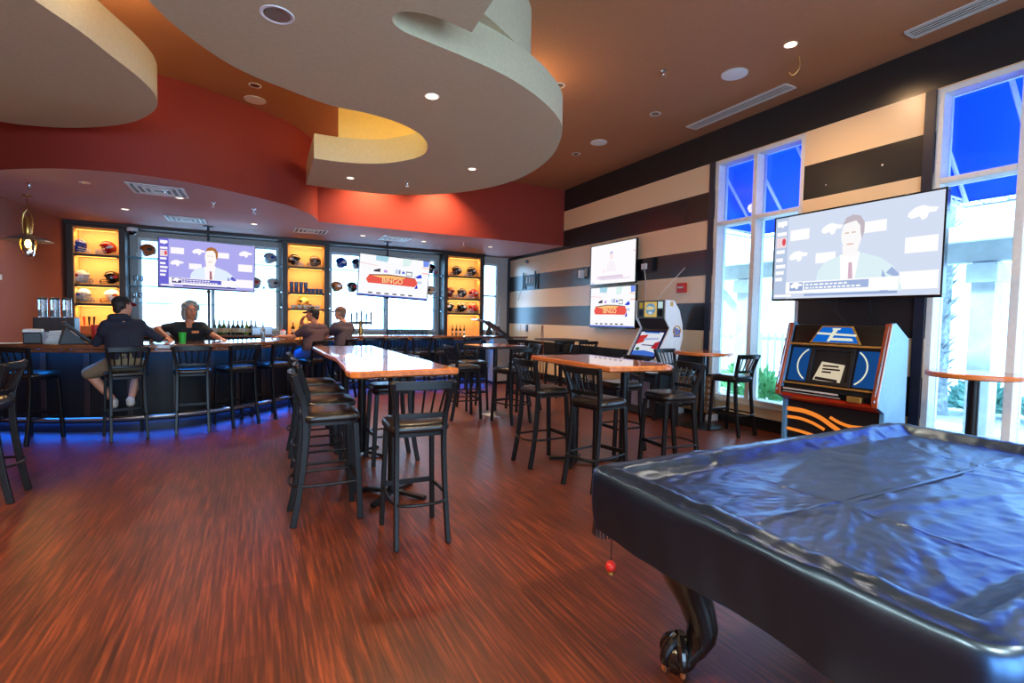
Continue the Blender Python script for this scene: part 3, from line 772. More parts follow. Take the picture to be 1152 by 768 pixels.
# glass shelves in front of the windows
def gshelf(x0, x1, z, label):
    t = thing('glass_shelf', label, 'shelf', ((x0 + x1) / 2, 12.44, z - .012), 0, 'glass window shelves'); w = (x1 - x0) / 2
    MB().box(-w, w, -.2, .18, 0, .012).build('glass_plate', M['shelfglass'], t, bevel=.002)
    for s in (-1, 1): MB().box(s * (w - .02) - .012, s * (w - .02) + .012, -.1, -.06, -.02, -.0005).build('shelf_clip', M['chrome'], t)
for nm, (x0, x1) in (('left', (-2.235, .555)), ('right', (1.545, 4.325))):
    for z, w in ((2.58, 'upper'), (2.02, 'middle'), (1.68, 'lower')): gshelf(x0, x1, z, w + ' glass shelf across the ' + nm + ' bar window')
# ------------------------------------------------------------------ helmets
def helmet_meshes():
    """returns meshes (shell, facemask, stripe, ear) in helmet space: face towards +X, up +Z, base at z=0"""
    sh = MB(); n, k = 28, 14; rs = []
    for i in range(k + 1):
        th = R(8) + (R(150) - R(8)) * i / k
        row = []
        for j in range(n):
            a = 2 * PI * j / n
            x = .128 * math.sin(th) * math.cos(a); y = .105 * math.sin(th) * math.sin(a); z = .135 + .118 * math.cos(th)
            c = math.cos(a)
            if c > .55 and z < .165:      # face opening: pull the front edge back
                k2 = min(1, (c - .55) / .3) * min(1, (.165 - z) / .04); x = x * (1 - .42 * k2)
            if z < .06 and c < -.2: z = z + .03 * (-c)   # nape lifts
            row.append((x - .01, y, max(z, .012)))
        rs.append(row)
    sh.rings(rs, cap=True)
    fm = MB()
    for z, b in ((.095, .0), (.06, .012), (.03, .0)):
        fm.tube([(.03 + .02 * (z > .08), -.095, z + .01), (.10, -.075, z), (.145 + b, -.03, z - .006), (.145 + b, .03, z - .006), (.10, .075, z), (.03 + .02 * (z > .08), .095, z + .01)], .0055, 6)
    for y in (-.03, .03): fm.tube([(.146, y, .09), (.158, y, .054), (.146, y, .022)], .0055, 6)
    st = MB(); pts = []
    for i in range(15):
        th = R(55) - R(165) * i / 14
        pts.append((.1295 * math.sin(th) - .01, .135 + .1195 * math.cos(th)))
    st.rings([[(x, -.011, z), (x, .011, z), (x * 1.01, .011, z + .0015), (x * 1.01, -.011, z + .0015)] for x, z in pts])
    ears = []
    for s in (-1, 1):
        c = Vector((-.02, s * .1035, .15)); m = Matrix.Translation(c)
        pl = [(.045, -.005), (.02, .028), (-.02, .03), (-.05, .008), (-.03, -.02), (.01, -.026)]
        vs = [Vector((x, s * (.003 - (x * x) * 2.2 - z * z * 2.0), z)) for x, z in pl] + [Vector((0, s * .004, 0))]
        f = [(i, (i + 1) % 6, 6) for i in range(6)]
        ears.append(MB().add(vs, f if s < 0 else [tuple(reversed(q)) for q in f], 0, m))
    return sh, fm, st, ears[0], ears[1]
HM = None
def helmet(x, y, z, face, label, shell, mask, stripe, logo):
    """face: heading angle in degrees of the face opening (0 = +X)"""
    global HM
    if HM is None:
        a, b, c, d, d2 = helmet_meshes(); HM = []
        dummy = mat('helmet_default', (128, 128, 128), .2)
        for nm, q in (('shell', a), ('facemask', b), ('stripe', c), ('emblem', d), ('emblem', d2)):
            o = q.build(nm, dummy); HM.append(o.data); bpy.data.objects.remove(o)
    t = thing('football_helmet', label, 'football helmet', (x, y, z), R(face), 'display football helmets')
    t.scale = (1.12, 1.12, 1.12)
    for nm, me, col in zip(('shell', 'facemask', 'stripe', 'emblem', 'emblem'), HM, (shell, mask, stripe, logo, logo)):
        if col is None: continue
        o = bpy.data.objects.new(nm, me); COL.objects.link(o); o.parent = t
        key = 'helmet_' + '_'.join(map(str, col)) + nm[:1]
        if key not in M: M[key] = mat(key, col, .18 if nm == 'shell' else .4, coat=.6 if nm == 'shell' else 0, var=.04)
        o.material_slots[0].link = 'OBJECT'; o.material_slots[0].material = M[key]
W_, K_, G_, RD, BL, OR, NV, SV, GD = (240, 240, 238), (18, 18, 20), (135, 138, 142), (178, 22, 30), (24, 60, 170), (190, 96, 40), (22, 30, 70), (176, 178, 182), (190, 150, 80)
yy = 12.40
hl = [
 (-2.98, yy, 2.581, -25, 'blue helmet with white emblem on the top shelf of the left column', BL, W_, W_, W_),
 (-2.56, yy, 2.581, 205, 'red helmet with white emblem on the top shelf of the left column', RD, W_, W_, W_),
 (-2.95, yy, 2.001, -25, 'white helmet with red emblem on the middle shelf of the left column', W_, G_, RD, RD),
 (-2.50, yy, 2.001, 205, 'black helmet with red emblem on the middle shelf of the left column', K_, K_, RD, RD),
 (-2.93, yy, 1.641, -25, 'silver helmet on the lowest shelf of the left column', SV, G_, W_, BL),
 (-2.50, yy, 1.641, 205, 'white helmet with orange face mask on the lowest shelf of the left column', W_, OR, OR, OR),
 (-1.92, yy, 2.581, 195, 'orange-brown helmet on the glass shelf left of the big bar screen', OR, W_, W_, K_),
 (.30, yy, 2.581, 200, 'grey helmet on the upper glass shelf right of the left bar screen', SV, G_, BL, BL),
 (.03, yy, 2.021, 20, 'grey helmet on the middle glass shelf beside the left bar screen', SV, G_, W_, RD),
 (.36, yy, 2.021, 200, 'silver helmet with dark crown stripe on the middle glass shelf by the tumblers', SV, G_, K_, K_),
 (.82, yy, 2.581, -25, 'black helmet with white emblem above the blue tumblers', K_, W_, W_, W_),
 (1.24, yy, 2.581, 205, 'grey-brown helmet with dark emblem above the blue tumblers', (120, 104, 92), G_, K_, K_),
 (1.02, yy + .08, 1.641, -30, 'gold helmet behind the row of small bowls', GD, K_, K_, K_),
 (1.82, yy, 2.581, 195, 'royal blue helmet on the upper glass shelf left of the right bar screen', BL, W_, W_, W_),
 (2.18, yy, 2.581, 195, 'navy helmet half hidden behind the right bar screen', NV, W_, W_, W_),
 (4.02, yy, 2.581, -20, 'black helmet with red emblem on the glass shelf right of the right bar screen', K_, RD, RD, RD),
 (1.72, yy, 2.021, 195, 'orange-brown helmet on the middle glass shelf above the men', (176, 104, 60), G_, K_, W_),
 (2.07, yy, 2.021, 195, 'black helmet with red emblem on the middle glass shelf under the right screen', K_, G_, RD, RD),
 (4.02, yy, 2.021, -20, 'tan helmet on the middle glass shelf right of the right bar screen', (184, 150, 120), G_, W_, K_),
 (4.72, yy, 2.581, 195, 'black helmet with grey emblem, left one on the top shelf of the right column', K_, G_, G_, W_),
 (5.14, yy, 2.581, 195, 'black helmet with gold stripe, right one on the top shelf of the right column', K_, W_, GD, W_),
 (4.56, yy, 2.001, -20, 'maroon helmet on the middle shelf of the right column', (110, 34, 34), G_, W_, GD),
 (4.87, yy, 2.001, 195, 'black and white striped helmet on the middle shelf of the right column', (44, 44, 48), W_, W_, SV),
 (5.20, yy, 2.001, 195, 'bright red helmet with white mask on the middle shelf of the right column', (214, 30, 34), W_, W_, W_),
 (4.56, yy, 1.621, -20, 'dark green-black helmet on the lowest shelf of the right column', (20, 34, 30), G_, W_, W_),
 (4.88, yy, 1.621, 195, 'black helmet with white swoosh on the lowest shelf of the right column', K_, K_, W_, W_),
 (5.20, yy, 1.621, 195, 'bright red helmet on the lowest shelf of the right column', (214, 30, 34), W_, W_, GD),
]
for h in hl: helmet(*h)

# ------------------------------------------------------------------ tumblers, bowls, glasses, bottles
def vessel(prof, wall=.003):
    """closed thin-walled vessel profile from outer (r,z) list"""
    inner = [(max(r - wall, .002), z) for r, z in reversed(prof)]
    inner[-1] = (inner[-1][0], prof[0][1] + .006)
    return prof + inner
M['blueglass'] = mat('blue_tumbler_glass', (60, 96, 160), .12, var=.05, coat=.5)
M['clearware'] = mat('clear_glassware', (206, 226, 236), .08, var=.03, coat=.5)
M['clearware'].node_tree.nodes['Principled BSDF'].inputs['Transmission Weight'].default_value = .7
M['blueglass'].node_tree.nodes['Principled BSDF'].inputs['Transmission Weight'].default_value = .4
first = {}
def small(kind, x, y, z, name, label, cat, group, mk):
    if kind not in first:
        o = mk(name); o.location = (x, y, z); tag(o, label, cat, group); first[kind] = o
    else: o = copy_tree(first[kind], (x, y, z), 0, label)
    return o
tumb = lambda nm: MB().lathe(vessel([(.03, 0), (.032, .01), (.045, .20)]), 18).build(nm, M['blueglass'])
shrt = lambda nm: MB().lathe(vessel([(.034, 0), (.036, .01), (.04, .10)]), 18).build(nm, M['blueglass'])
for i, (dx, dy) in enumerate(((0, 0), (.10, .03), (.2, 0), (.30, .03))):
    h = ('leftmost', 'second', 'third', 'rightmost')[i]
    def mk(nm, k=i):
        o = MB().lathe(vessel([(.03, 0), (.032, .01), (.046, (.24, .24, .24, .24)[k])]), 18).build(nm, M['blueglass']); return o
    small('tumbler', .75 + dx, 12.36 + dy, 2.001, 'tumbler', h + ' tall blue tumbler on the middle shelf between the screens', 'glass', 'tall blue tumblers', mk)
for i in range(4):
    small('short', 1.12 + i * .085, 12.34 + .03 * (i % 2), 2.001, 'short_glass', ('leftmost', 'second', 'third', 'rightmost')[i] + ' short blue glass right of the tall tumblers', 'glass', 'short blue glasses', shrt)
bowl = lambda nm: MB().lathe(vessel([(.025, 0), (.03, .008), (.055, .05), (.06, .075)], .004), 20).build(nm, M['white'])
for i in range(5):
    small('bowl', .78 + i * .13, 12.31, 1.641, 'small_bowl', ('first', 'second', 'third', 'fourth', 'fifth')[i] + ' small bowl from the left on the shelf under the blue tumblers', 'bowl', 'small white bowls', bowl)
gls = lambda nm: MB().lathe(vessel([(.036, 0), (.038, .012), (.042, .14)]), 14).build(nm, M['clearware'])
for r in range(2):
    for i in range(11):
        small('pint', 2.9 + i * .096, 12.12 + r * .11, 1.046, 'pint_glass', 'clear pint glass in the row under the right bar screen', 'glass', 'pint glasses under the right bar screen', gls)
for i in range(4):
    small('wine', -2.13 + (i % 2) * .1, 12.36 + (i // 2) * .1, 1.681 if i < 2 else 2.021, 'stemmed_glass', 'clear glass on the glass shelves at the left window edge', 'glass', 'clear glasses at the left window edge',
          lambda nm: MB().lathe([(.035, 0), (.035, .005), (.006, .012), (.006, .08), (.035, .11), (.04, .16), (.035, .2), (.032, .2), (.037, .16), (.032, .115), (.003, .09)], 16).build(nm, M['clearware']))
bc = [((30, 70, 40), (230, 220, 200)), ((40, 92, 40), (214, 190, 150)), ((70, 110, 30), (220, 200, 160)), ((50, 34, 20), (222, 196, 140)), ((20, 60, 34), (200, 180, 150)), ((60, 40, 22), (226, 206, 170)), ((36, 84, 44), (240, 236, 220)), ((150, 170, 60), (230, 220, 190)), ((24, 26, 28), (210, 190, 150)), ((170, 200, 200), (240, 240, 240))]
def bottle(x, y, z, k, label, scale=1.0, name='liquor_bottle', liquid=None):
    g, l = bc[k % len(bc)]
    t = thing(name, label, 'bottle', (x, y, z), 0, 'back bar bottles'); t.scale = (scale,) * 3
    kk = 'bottle%d' % (k % len(bc))
    if kk not in M: M[kk] = mat(kk, g, .1, coat=.5, var=.05); M[kk + 'l'] = mat(kk + 'l', l, .6, var=.1)
    w = .036 + .006 * (k % 3)
    MB().lathe([(w * .95, 0), (w, .008), (w, .17), (w * .9, .19), (.016, .225), (.014, .285), (.016, .287), (.016, .298)], 18).build('glass_body', M[kk], t)
    MB().lathe([(w + .0008, .05), (w + .0008, .14)], 18, cap=False).build('paper_label', M[kk + 'l'], t)
    MB().lathe([(.012, .298), (.012, .315), (.006, .32), (.005, .36)], 10).build('pourer', M['chrome' if k % 2 else 'black'], t)
names = ['leftmost dark green', 'clear green', 'olive', 'brown amber', 'deep green', 'dark brown', 'bright green', 'yellow-green', 'black', 'pale clear']
for i in range(10):
    bottle(-.74 + i * .085, 12.12 + .06 * (i % 2), 1.046, i, names[i] + ' liquor bottle in the row behind the bartender')
# bottles and small things behind the right column shelf and left
for i in range(4): bottle(4.62 + i * .11, 12.36, 1.046, i + 3, ('first', 'second', 'third', 'fourth')[i] + ' small dark bottle in the lowest bay of the right shelf column', .8)
for i in range(3): bottle(.78 + i * .15, 12.36, 1.046, i + 5, ('left', 'middle', 'right')[i] + ' dark bottle in the lowest bay of the middle shelf column', .9)

# ------------------------------------------------------------------ beer tower, dispensers, till
t = thing('beer_tower', 'brass beer tap tower with dark handles right of the men', 'beer tap', (2.22, 12.05, 1.046))
MB().lathe([(.08, 0), (.08, .02), (.05, .04), (.045, .26), (.06, .28), (.06, .32), (.02, .34)], 20).build('column', M['brass'] if 'brass' in M else M['tableedge'], t)
MB().tube([(-.26, 0, .29), (.26, 0, .29)], .035, 12).build('manifold', M['steel'], t)
for i in range(5):
    x = -.22 + i * .11
    f = MB().tube([(x, -.03, .29), (x, -.09, .29), (x, -.10, .22)], .012, 8).build('faucet', M['chrome'], t)
    MB().lathe([(.009, .30), (.02, .36), (.022, .48 + .03 * (i % 3)), (.012, .52 + .03 * (i % 3)), (.004, .53 + .03 * (i % 3))], 10, c=(x, -.09, 0)).build('tap_handle', M[('black', 'navy', 'espresso', 'black', 'grey')[i]], f)
def tallrod(x, label):
    t = thing('tap_tower', label, 'tap', (x, 12.15, 1.046), 0, 'thin taps by the corner window')
    MB().lathe([(.10, 0), (.09, .05), (.045, .2), (.03, .24)], 16).build('base', M['black'], t)
    MB().tube([(0, 0, .24), (0, 0, .72)], .009, 8).build('rod', M['steel'], t)
    MB().tube([(.05 * math.cos(a), 0, .55 + .05 * math.sin(a)) for a in [2 * PI * i / 16 for i in range(16)]], .007, 6, loop=True).build('ring', M['steel'], t)
tallrod(5.58, 'left thin rod on a flared black base before the corner window')
tallrod(5.86, 'right thin rod on a flared black base before the corner window')
# the corner counter carries them
t = thing('corner_counter', 'short counter under the corner window', 'counter', (5.92, 12.3, 0))
MB().box(.11, .42, -.28, .34, .06, 1.0).build('body', M['barfront'], t, bevel=.005)
MB().box(.09, .44, -.33, .345, 1.001, 1.045).build('worktop', M['bartop'], t, bevel=.008)

def canister(i, x, col):
    t = thing('drink_dispenser', ('left', 'middle', 'right')[i] + ' clear canister of the drink dispenser at the left end of the bar', 'dispenser', (x, 9.05, 1.40), 0, 'clear drink canisters')
    MB().lathe([(.05, 0), (.05, .24)], 16).build('canister', M['clearware'], t)
    MB().lathe([(.042, .005), (.042, .10)], 14).build('drink', mat('drink_%d' % i, col, .3), t)
    MB().lathe([(.054, .24), (.054, .265), (.02, .275)], 16).build('lid', M['black'], t)
for i, c in enumerate(((220, 140, 60), (200, 60, 50), (90, 160, 70))): canister(i, -2.58 + i * .13, c)
t = thing('dispenser_stand', 'dark machine below the clear canisters at the left end of the bar', 'machine', (-2.45, 9.1, 0))
MB().box(-.25, .25, -.14, .16, 0, .95).build('base', M['barfront'], t, bevel=.006)
MB().box(-.22, .22, -.12, .14, .951, 1.398).build('housing', M['espresso'], t, bevel=.015)
MB().box(-.16, .16, -.135, -.121, 1.0, 1.2).build('drip_panel', M['steel'], t, bevel=.004)
t = thing('till_screen', 'dark slanted touch till with its back to the room on the bar', 'till', (-1.92, 7.72, 1.101), R(20))
mb = MB(); mb.tube([(.16, 0, .0), (-.10, 0, .26)], .02, sq=(.26, .03)); mb.build('screen', M['black'], t, bevel=.006)
mb = MB(); mb.prism([(-.14, 0), (.12, 0), (.05, .06), (-.09, .2)], -.11, .11, 0, Matrix.Rotation(R(90), 4, 'X')); mb.build('stand', M['black'], t, bevel=.005)
t = thing('receipt_printer', 'white receipt printer with black paper mouth on the left of the bar', 'printer', (-2.32, 7.82, 1.101), R(10))
MB().box(-.08, .08, -.09, .09, 0, .13).build('body', M['black'], t, bevel=.012)
MB().box(-.085, .085, -.095, .095, .131, .17).build('cover', M['white'], t, bevel=.012)
t = thing('paper_stack', 'pile of loose white papers beside the slanted till', 'papers', (-2.1, 8.0, 1.101), R(-15))
for i in range(5): MB().box(-.11 + .01 * i, .11 - .005 * i, -.14, .14, .03 * i, .03 * i + .026).build('sheet', M['white'], t, bevel=.002, rz=R(5 * (i % 3)))
def cup(x, y, z, label, m, straw=None, r=.04, h=.12, name='plastic_cup'):
    t = thing(name, label, 'cup', (x, y, z)); MB().lathe(vessel([(r * .78, 0), (r * .8, .006), (r, h)]), 18).build('cup', m, t)
    if straw: MB().ell((0, 0, h), (r * .8, r * .8, r * .5), 12, 8).build('lid', straw, t)
M['redplastic'] = mat('red_plastic', (206, 40, 30), .4); M['greenplastic'] = mat('green_drink', (50, 190, 60), .3)

cup(-1.70, 8.0, 1.101, 'white cup with papers right of the slanted till', M['white'], None, .06, .15)
cup(-1.80, 8.1, 1.101, 'red cup right of the slanted till', M['redplastic'], None, .05, .22)
cup(-.86, 7.98, 1.101, 'bright green cup by the bartender hand', M['greenplastic'], None, .045, .13)
cup(.42, 9.1, 1.101, 'white cup with a red top by the men', M['white'], M['redplastic'], .045, .13)
t = thing('beer_bottle', 'clear bottle half full of golden beer on the bar', 'bottle', (.12, 8.72, 1.101))
MB().lathe([(.034, 0), (.036, .008), (.036, .15), (.03, .17), (.014, .2), (.013, .27), (.015, .275)], 18).build('glass_body', M['clearware'], t)
MB().lathe([(.033, .002), (.0335, .11)], 16).build('beer', mat('golden_beer', (240, 176, 60), .2), t)
t = thing('plate_of_food', 'plate of food on the bar under the man with the hoodie', 'plate', (-1.5, 7.72, 1.101))
MB().lathe([(.05, 0), (.06, .004), (.12, .018), (.118, .022), (.05, .008)], 28).build('plate', M['white'], t)
MB().ell((0, 0, .03), (.07, .06, .025), 14, 8).build('food', mat('fried_food', (190, 120, 60), .7, var=.4, scale=60), t)
t = thing('paper_menu', 'white paper on the bar top at far left', 'paper', (-2.55, 7.9, 1.101), R(12))
MB().box(-.1, .1, -.14, .14, 0, .002).build('sheet', M['white'], t, smooth=0)
t = thing('serving_tray', 'silver tray on the back counter left of the beer bottle', 'tray', (.15, 12.15, 1.046))
MB().box(-.2, .2, -.1, .16, 0, .16).build('body', M['steel'], t, bevel=.01)
MB().box(-.21, .21, -.11, .17, .161, .185).build('lid', M['clearware'], t, bevel=.006)
t = thing('knife_block', 'brown wooden box of utensils in the lowest bay of the left shelf column', 'box', (-2.85, 12.38, 1.046))
MB().box(-.12, .12, -.08, .08, 0, .16).build('box', M['tableedge'], t, bevel=.008)
for i in range(3): MB().tube([(-.07 + i * .07, 0, .163), (-.08 + i * .08, 0, .34)], [.012, .022], 8).build('handle', M['redplastic' if i == 0 else 'espresso'], t)
t = thing('condiment_bottle', 'white squeeze bottle in the lowest bay of the left shelf column', 'bottle', (-2.62, 12.34, 1.046))
MB().lathe([(.04, 0), (.042, .01), (.042, .2), (.02, .22), (.006, .29)], 16).build('body', M['white'], t)
# ------------------------------------------------------------------ screens
def em(rgb, k=1.0):
    key = 'screen_%d_%d_%d_%d' % (*rgb, int(k * 100))
    if key not in M: M[key] = emis(key, rgb, k)
    return M[key]
class Screen:
    """flat picture on a screen: pieces in u,v (0-1) on the plane facing -Y"""
    def __init__(s, W, Hh): s.W = W; s.H = Hh; s.mb = MB(); s.mats = []; s.lay = 0
    def mi(s, m):
        if m not in s.mats: s.mats.append(m)
        return s.mats.index(m)
    def poly(s, pts, m):
        y = -.0006 * s.lay; s.lay += 1
        vs = [((u - .5) * s.W, y, (v - .5) * s.H) for u, v in pts]
        a = sum(pts[i][0] * pts[(i + 1) % len(pts)][1] - pts[(i + 1) % len(pts)][0] * pts[i][1] for i in range(len(pts)))
        if a < 0: vs = vs[::-1]
        s.mb.add(vs, [tuple(range(len(vs)))], s.mi(m)); return s
    def rect(s, u0, u1, v0, v1, m): return s.poly([(u0, v0), (u1, v0), (u1, v1), (u0, v1)], m)
    def oval(s, u, v, ru, rv, m, n=24): return s.poly([(u + ru * math.cos(2 * PI * i / n), v + rv * math.sin(2 * PI * i / n)) for i in range(n)], m)
    def text(s, body, u, v, size, m):
        y = -.0006 * s.lay; s.lay += 1
        q = Matrix.Translation(((u - .5) * s.W, y, (v - .5) * s.H)) @ Matrix.Rotation(R(90), 4, 'X')
        text_geo(s.mb, body, size, q, s.mi(m))
    def build(s, parent, name='screen'): return s.mb.build(name, s.mats, parent, smooth=0)

def horse(s, u, v, k, m):
    pl = [(-.09, .02), (-.05, .05), (.0, .06), (.05, .04), (.10, .03), (.085, .0), (.04, .0), (.03, -.035), (.0, -.05), (-.02, -.02), (-.07, -.03), (-.10, -.01)]
    s.poly([(u + a * k * .55, v + b * k) for a, b in pl], m)
def press_conference(s, bg, side, white, skin, hair, suit, shade, tie, bar, k=1.0):
    e = lambda c: em(c, k)
    s.rect(0, 1, 0, 1, e(bg))
    s.rect(0, .095, 0, 1, e(side))
    s.rect(.012, .085, .90, .96, e(white)); horse(s, .05, .91, .7, e(white))
    for i, v in enumerate((.78, .56, .46, .38, .30, .22)): s.rect(.012, .085 - .01 * (i % 3), v, v + .045, e(white))
    s.rect(.012, .085, .63, .76, e((240, 220, 226))); s.oval(.068, .70, .014, .045, e((226, 80, 90)))
    for u0, u1, v0, v1 in ((.115, .25, .70, .83), (.30, .43, .40, .52), (.58, .72, .68, .80), (.82, .98, .42, .58), (.80, .99, .06, .24)): s.rect(u0, u1, v0, v1, e(white))
    horse(s, .18, .50, 1.25, e(white)); horse(s, .40, .77, 1.25, e(white)); horse(s, .90, .80, 1.35, e(white))
    # speaker: shoulders, shirt, tie, neck, head, hair
    s.poly([(.30, .05), (.32, .30), (.36, .40), (.45, .46), (.52, .48), (.60, .47), (.70, .40), (.77, .30), (.82, .05)], e(suit))
    s.poly([(.70, .05), (.71, .28), (.73, .20), (.745, .05)], e(shade)); s.poly([(.73, .24), (.79, .18), (.80, .22), (.76, .30)], e(shade))
    s.poly([(.46, .47), (.52, .50), (.58, .49), (.55, .12), (.47, .12)], e(white)); s.poly([(.515, .38), (.535, .38), (.545, .14), (.515, .12)], e(tie))
    s.poly([(.48, .45), (.56, .45), (.575, .58), (.47, .56)], e(skin))
    s.oval(.525, .68, .062, .19, e(skin)); s.oval(.478, .66, .012, .035, e(skin))
    s.poly([(.47, .80), (.49, .875), (.53, .90), (.575, .875), (.60, .80), (.60, .70), (.588, .62), (.578, .70), (.575, .77), (.55, .83), (.51, .82)], e(hair))
    for u in (.498, .538): s.rect(u - .012, u + .012, .70, .712, e((214, 180, 160)))
    s.rect(.50, .54, .575, .585, e((226, 150, 140)))
    # lower third
    s.rect(.10, .80, .06, .20, e(white)); s.rect(.13, .225, .09, .19, e(bar)); horse(s, .178, .145, .8, e(white))
    s.rect(.235, .64, .10, .185, e(shade)); 
    for v, u1 in ((.155, .50), (.118, .60)):
        u = .245
        rnd = random.Random(int(v * 1000))
        while u < u1: w = rnd.uniform(.008, .03); s.rect(u, u + w, v - .008, v + .012, e(white)); u += w + .008
    s.rect(.24, .80, .025, .05, e(bar)); s.rect(.02, .15, .02, .05, e(white))

def banner_show(s, k=1.0, dark=(90, 20, 30)):
    e = lambda c: em(c, k)
    s.rect(0, 1, 0, 1, e((252, 252, 255)))
    s.poly([(.0, .80), (.25, .76), (.25, .74), (0, .78)], e((250, 214, 214))); s.poly([(.22, 1), (.40, 1), (.38, .86), (.22, .88)], e((170, 214, 232)))
    s.poly([(.60, .98), (.74, 1), (.70, .82), (.60, .80)], e((222, 244, 240))); s.poly([(.90, 1), (.99, 1), (.99, .86), (.91, .84)], e((120, 150, 240)))
    s.rect(.88, 1.0, .80, .83, e((255, 214, 190))); s.rect(.9, .99, .66, .69, e((255, 190, 180)))
    s.rect(.20, .29, .60, .69, e((70, 60, 80))); s.poly([(.20, .64), (.29, .69), (.2, .69)], e((252, 252, 255)))
    s.rect(.34, .39, .60, .66, e((200, 150, 230))); s.rect(.50, .57, .60, .70, e((200, 214, 240))); s.rect(.56, .575, .6, .7, e((70, 80, 150)))
    s.rect(.60, .64, .61, .67, e((90, 110, 230))); s.rect(.66, .75, .56, .68, e((130, 150, 150))); s.rect(.67, .74, .58, .65, e((250, 250, 255)))
    s.poly([(.79, .55), (.88, .64), (.90, .55), (.84, .53)], e((30, 60, 220))); s.poly([(.80, .25), (.83, .38), (.85, .27)], e((40, 40, 200))); s.rect(.83, .9, .40, .46, e((190, 214, 240)))
    s.poly([(.10, .40), (.14, .52), (.40, .56), (.60, .55), (.80, .52), (.84, .40), (.80, .30), (.50, .31), (.13, .31)], e((236, 92, 80)))
    s.poly([(.14, .52), (.40, .56), (.60, .55), (.80, .52), (.79, .505), (.6, .53), (.4, .535), (.15, .505)], e(dark))
    s.poly([(.18, .50), (.42, .535), (.66, .52), (.62, .47), (.3, .46)], e((255, 196, 120)))
    s.text('BINGO', .47, .395, s.H * .17, e((255, 244, 170)))
    for i in range(6): s.rect(.14 + .115 * i, .14 + .115 * i + .06, .055, .085, e((40, 40, 60)))
    s.rect(.0, 1, 0, .03, e((90, 110, 210)))

def tv(loc, rz, W, Hh, label, draw, tilt=0, roll=0, depth=.07, pole=None, arm=None, group=None):
    t = thing('television', label, 'television', loc, rz, group)
    t.rotation_euler = (R(tilt), R(roll), rz)
    b = .018
    f = MB()
    f.box(-W / 2, W / 2, .0, depth, -Hh / 2, -Hh / 2 + b * 1.6); f.box(-W / 2, W / 2, 0, depth, Hh / 2 - b, Hh / 2)
    f.box(-W / 2, -W / 2 + b, 0, depth, -Hh / 2 + b * 1.6, Hh / 2 - b); f.box(W / 2 - b, W / 2, 0, depth, -Hh / 2 + b * 1.6, Hh / 2 - b)
    f.box(-W / 2 + b, W / 2 - b, .02, depth, -Hh / 2 + b * 1.6, Hh / 2 - b)
    f.build('bezel', M['bezel'], t, bevel=.004)
    s = Screen(W - 2 * b, Hh - 2.6 * b); draw(s); o = s.build(t); o.location = (0, .012, b * .3)
    MB().box(-W * .3, W * .3, depth, depth + .05, -Hh * .3, Hh * .3).build('rear_housing', M['black'], t, bevel=.015)
    if arm:
        MB().box(-.25, .25, depth + .05, depth + .07, -.2, .2).build('mount_plate', M['black'], t, bevel=.004)
        mb = MB(); mb.tube([(0, depth + .07, 0), (.12, arm * .55, 0), (0, arm - .02, 0)], .03, sq=(.05, .08)); mb.build('mount_arm', M['black'], t, bevel=.006)
        MB().box(-.15, .15, arm - .02, arm, -.25, .25).build('wall_plate', M['black'], t, bevel=.004)
        for x in (-.16, .20): MB().tube([(x, depth + .03, -Hh * .32), (x - .02, depth + .1, -Hh * .62), (x * .5 + .02, arm - .012, -Hh * .95)], .006, 6).build('cable', M['black'], t)
    return t
# big screen on the wall between the tall windows
tv((5.86, 3.27, 2.31), R(-90), 1.78, 1.05, 'big flat television between the tall windows above the jukebox',
   lambda s: press_conference(s, (214, 224, 244), (188, 204, 232), (255, 255, 255), (252, 250, 250), (196, 186, 196), (222, 242, 248), (164, 184, 224), (214, 180, 200), (150, 170, 214)), tilt=0, arm=.505)
tv((-.79, 11.36, 2.41), 0, 1.62, .94, 'flat television on a pole over the left half of the bar, showing a suited speaker',
   lambda s: press_conference(s, (176, 172, 240), (110, 104, 214), (255, 250, 255), (255, 250, 246), (176, 112, 60), (226, 240, 255), (96, 96, 200), (170, 110, 120), (70, 66, 130)), tilt=6, roll=1.2, group=None)
tv((2.84, 11.36, 2.38), 0, 1.62, .94, 'flat television on a pole over the right half of the bar, showing a red banner', lambda s: banner_show(s), tilt=6, roll=2.6)
for x, lab in ((-.80, 'thin black pole carrying the left bar screen'), (2.72, 'thin black pole carrying the right bar screen')):
    t = thing('screen_pole', lab, 'pole', (x, 11.56, 1.046))
    t.location.z = 0
    MB().tube([(0, 0, .02), (0, 0, 3.185)], .022, 12).build('pole', M['navy'], t)
    MB().lathe([(.09, 3.18), (.09, 3.199)], 20).build('ceiling_flange', M['black'], t); MB().lathe([(.09, 0), (.09, .02)], 20).build('floor_flange', M['black'], t)
    MB().lathe([(.035, 1.9), (.035, 1.94)], 14).build('clamp', M['black'], t)
    MB().box(-.05, .05, -.085, -.022, 2.3, 2.5).build('bracket', M['black'], t, bevel=.004)
def faint_show(s):
    e = lambda c: em(c, 1.0)
    s.rect(0, 1, 0, 1, e((255, 252, 255))); s.oval(.48, .68, .035, .09, e((255, 232, 232))); s.poly([(.44, .72), (.46, .80), (.5, .80), (.53, .72), (.5, .76)], e((196, 190, 226)))
    s.poly([(.36, .3), (.40, .52), (.48, .58), (.56, .52), (.60, .3)], e((250, 244, 250))); s.rect(.15, .75, .12, .20, e((240, 226, 240)))
    for i, (v, u1) in enumerate(((.175, .7), (.145, .74), (.10, .9))): s.rect(.2 + .02 * i, u1, v, v + .012, e((206, 180, 214)))
    s.rect(.3, .33, .28, .36, e((250, 224, 232))); s.rect(.95, .99, .72, .75, e((255, 210, 220))); s.rect(0, .1, .0, .05, e((214, 220, 240)))
tv((6.262, 7.905, 2.625), R(-90), 1.42, .83, 'upper of the two televisions on the striped wall', faint_show, depth=.05, group=None)
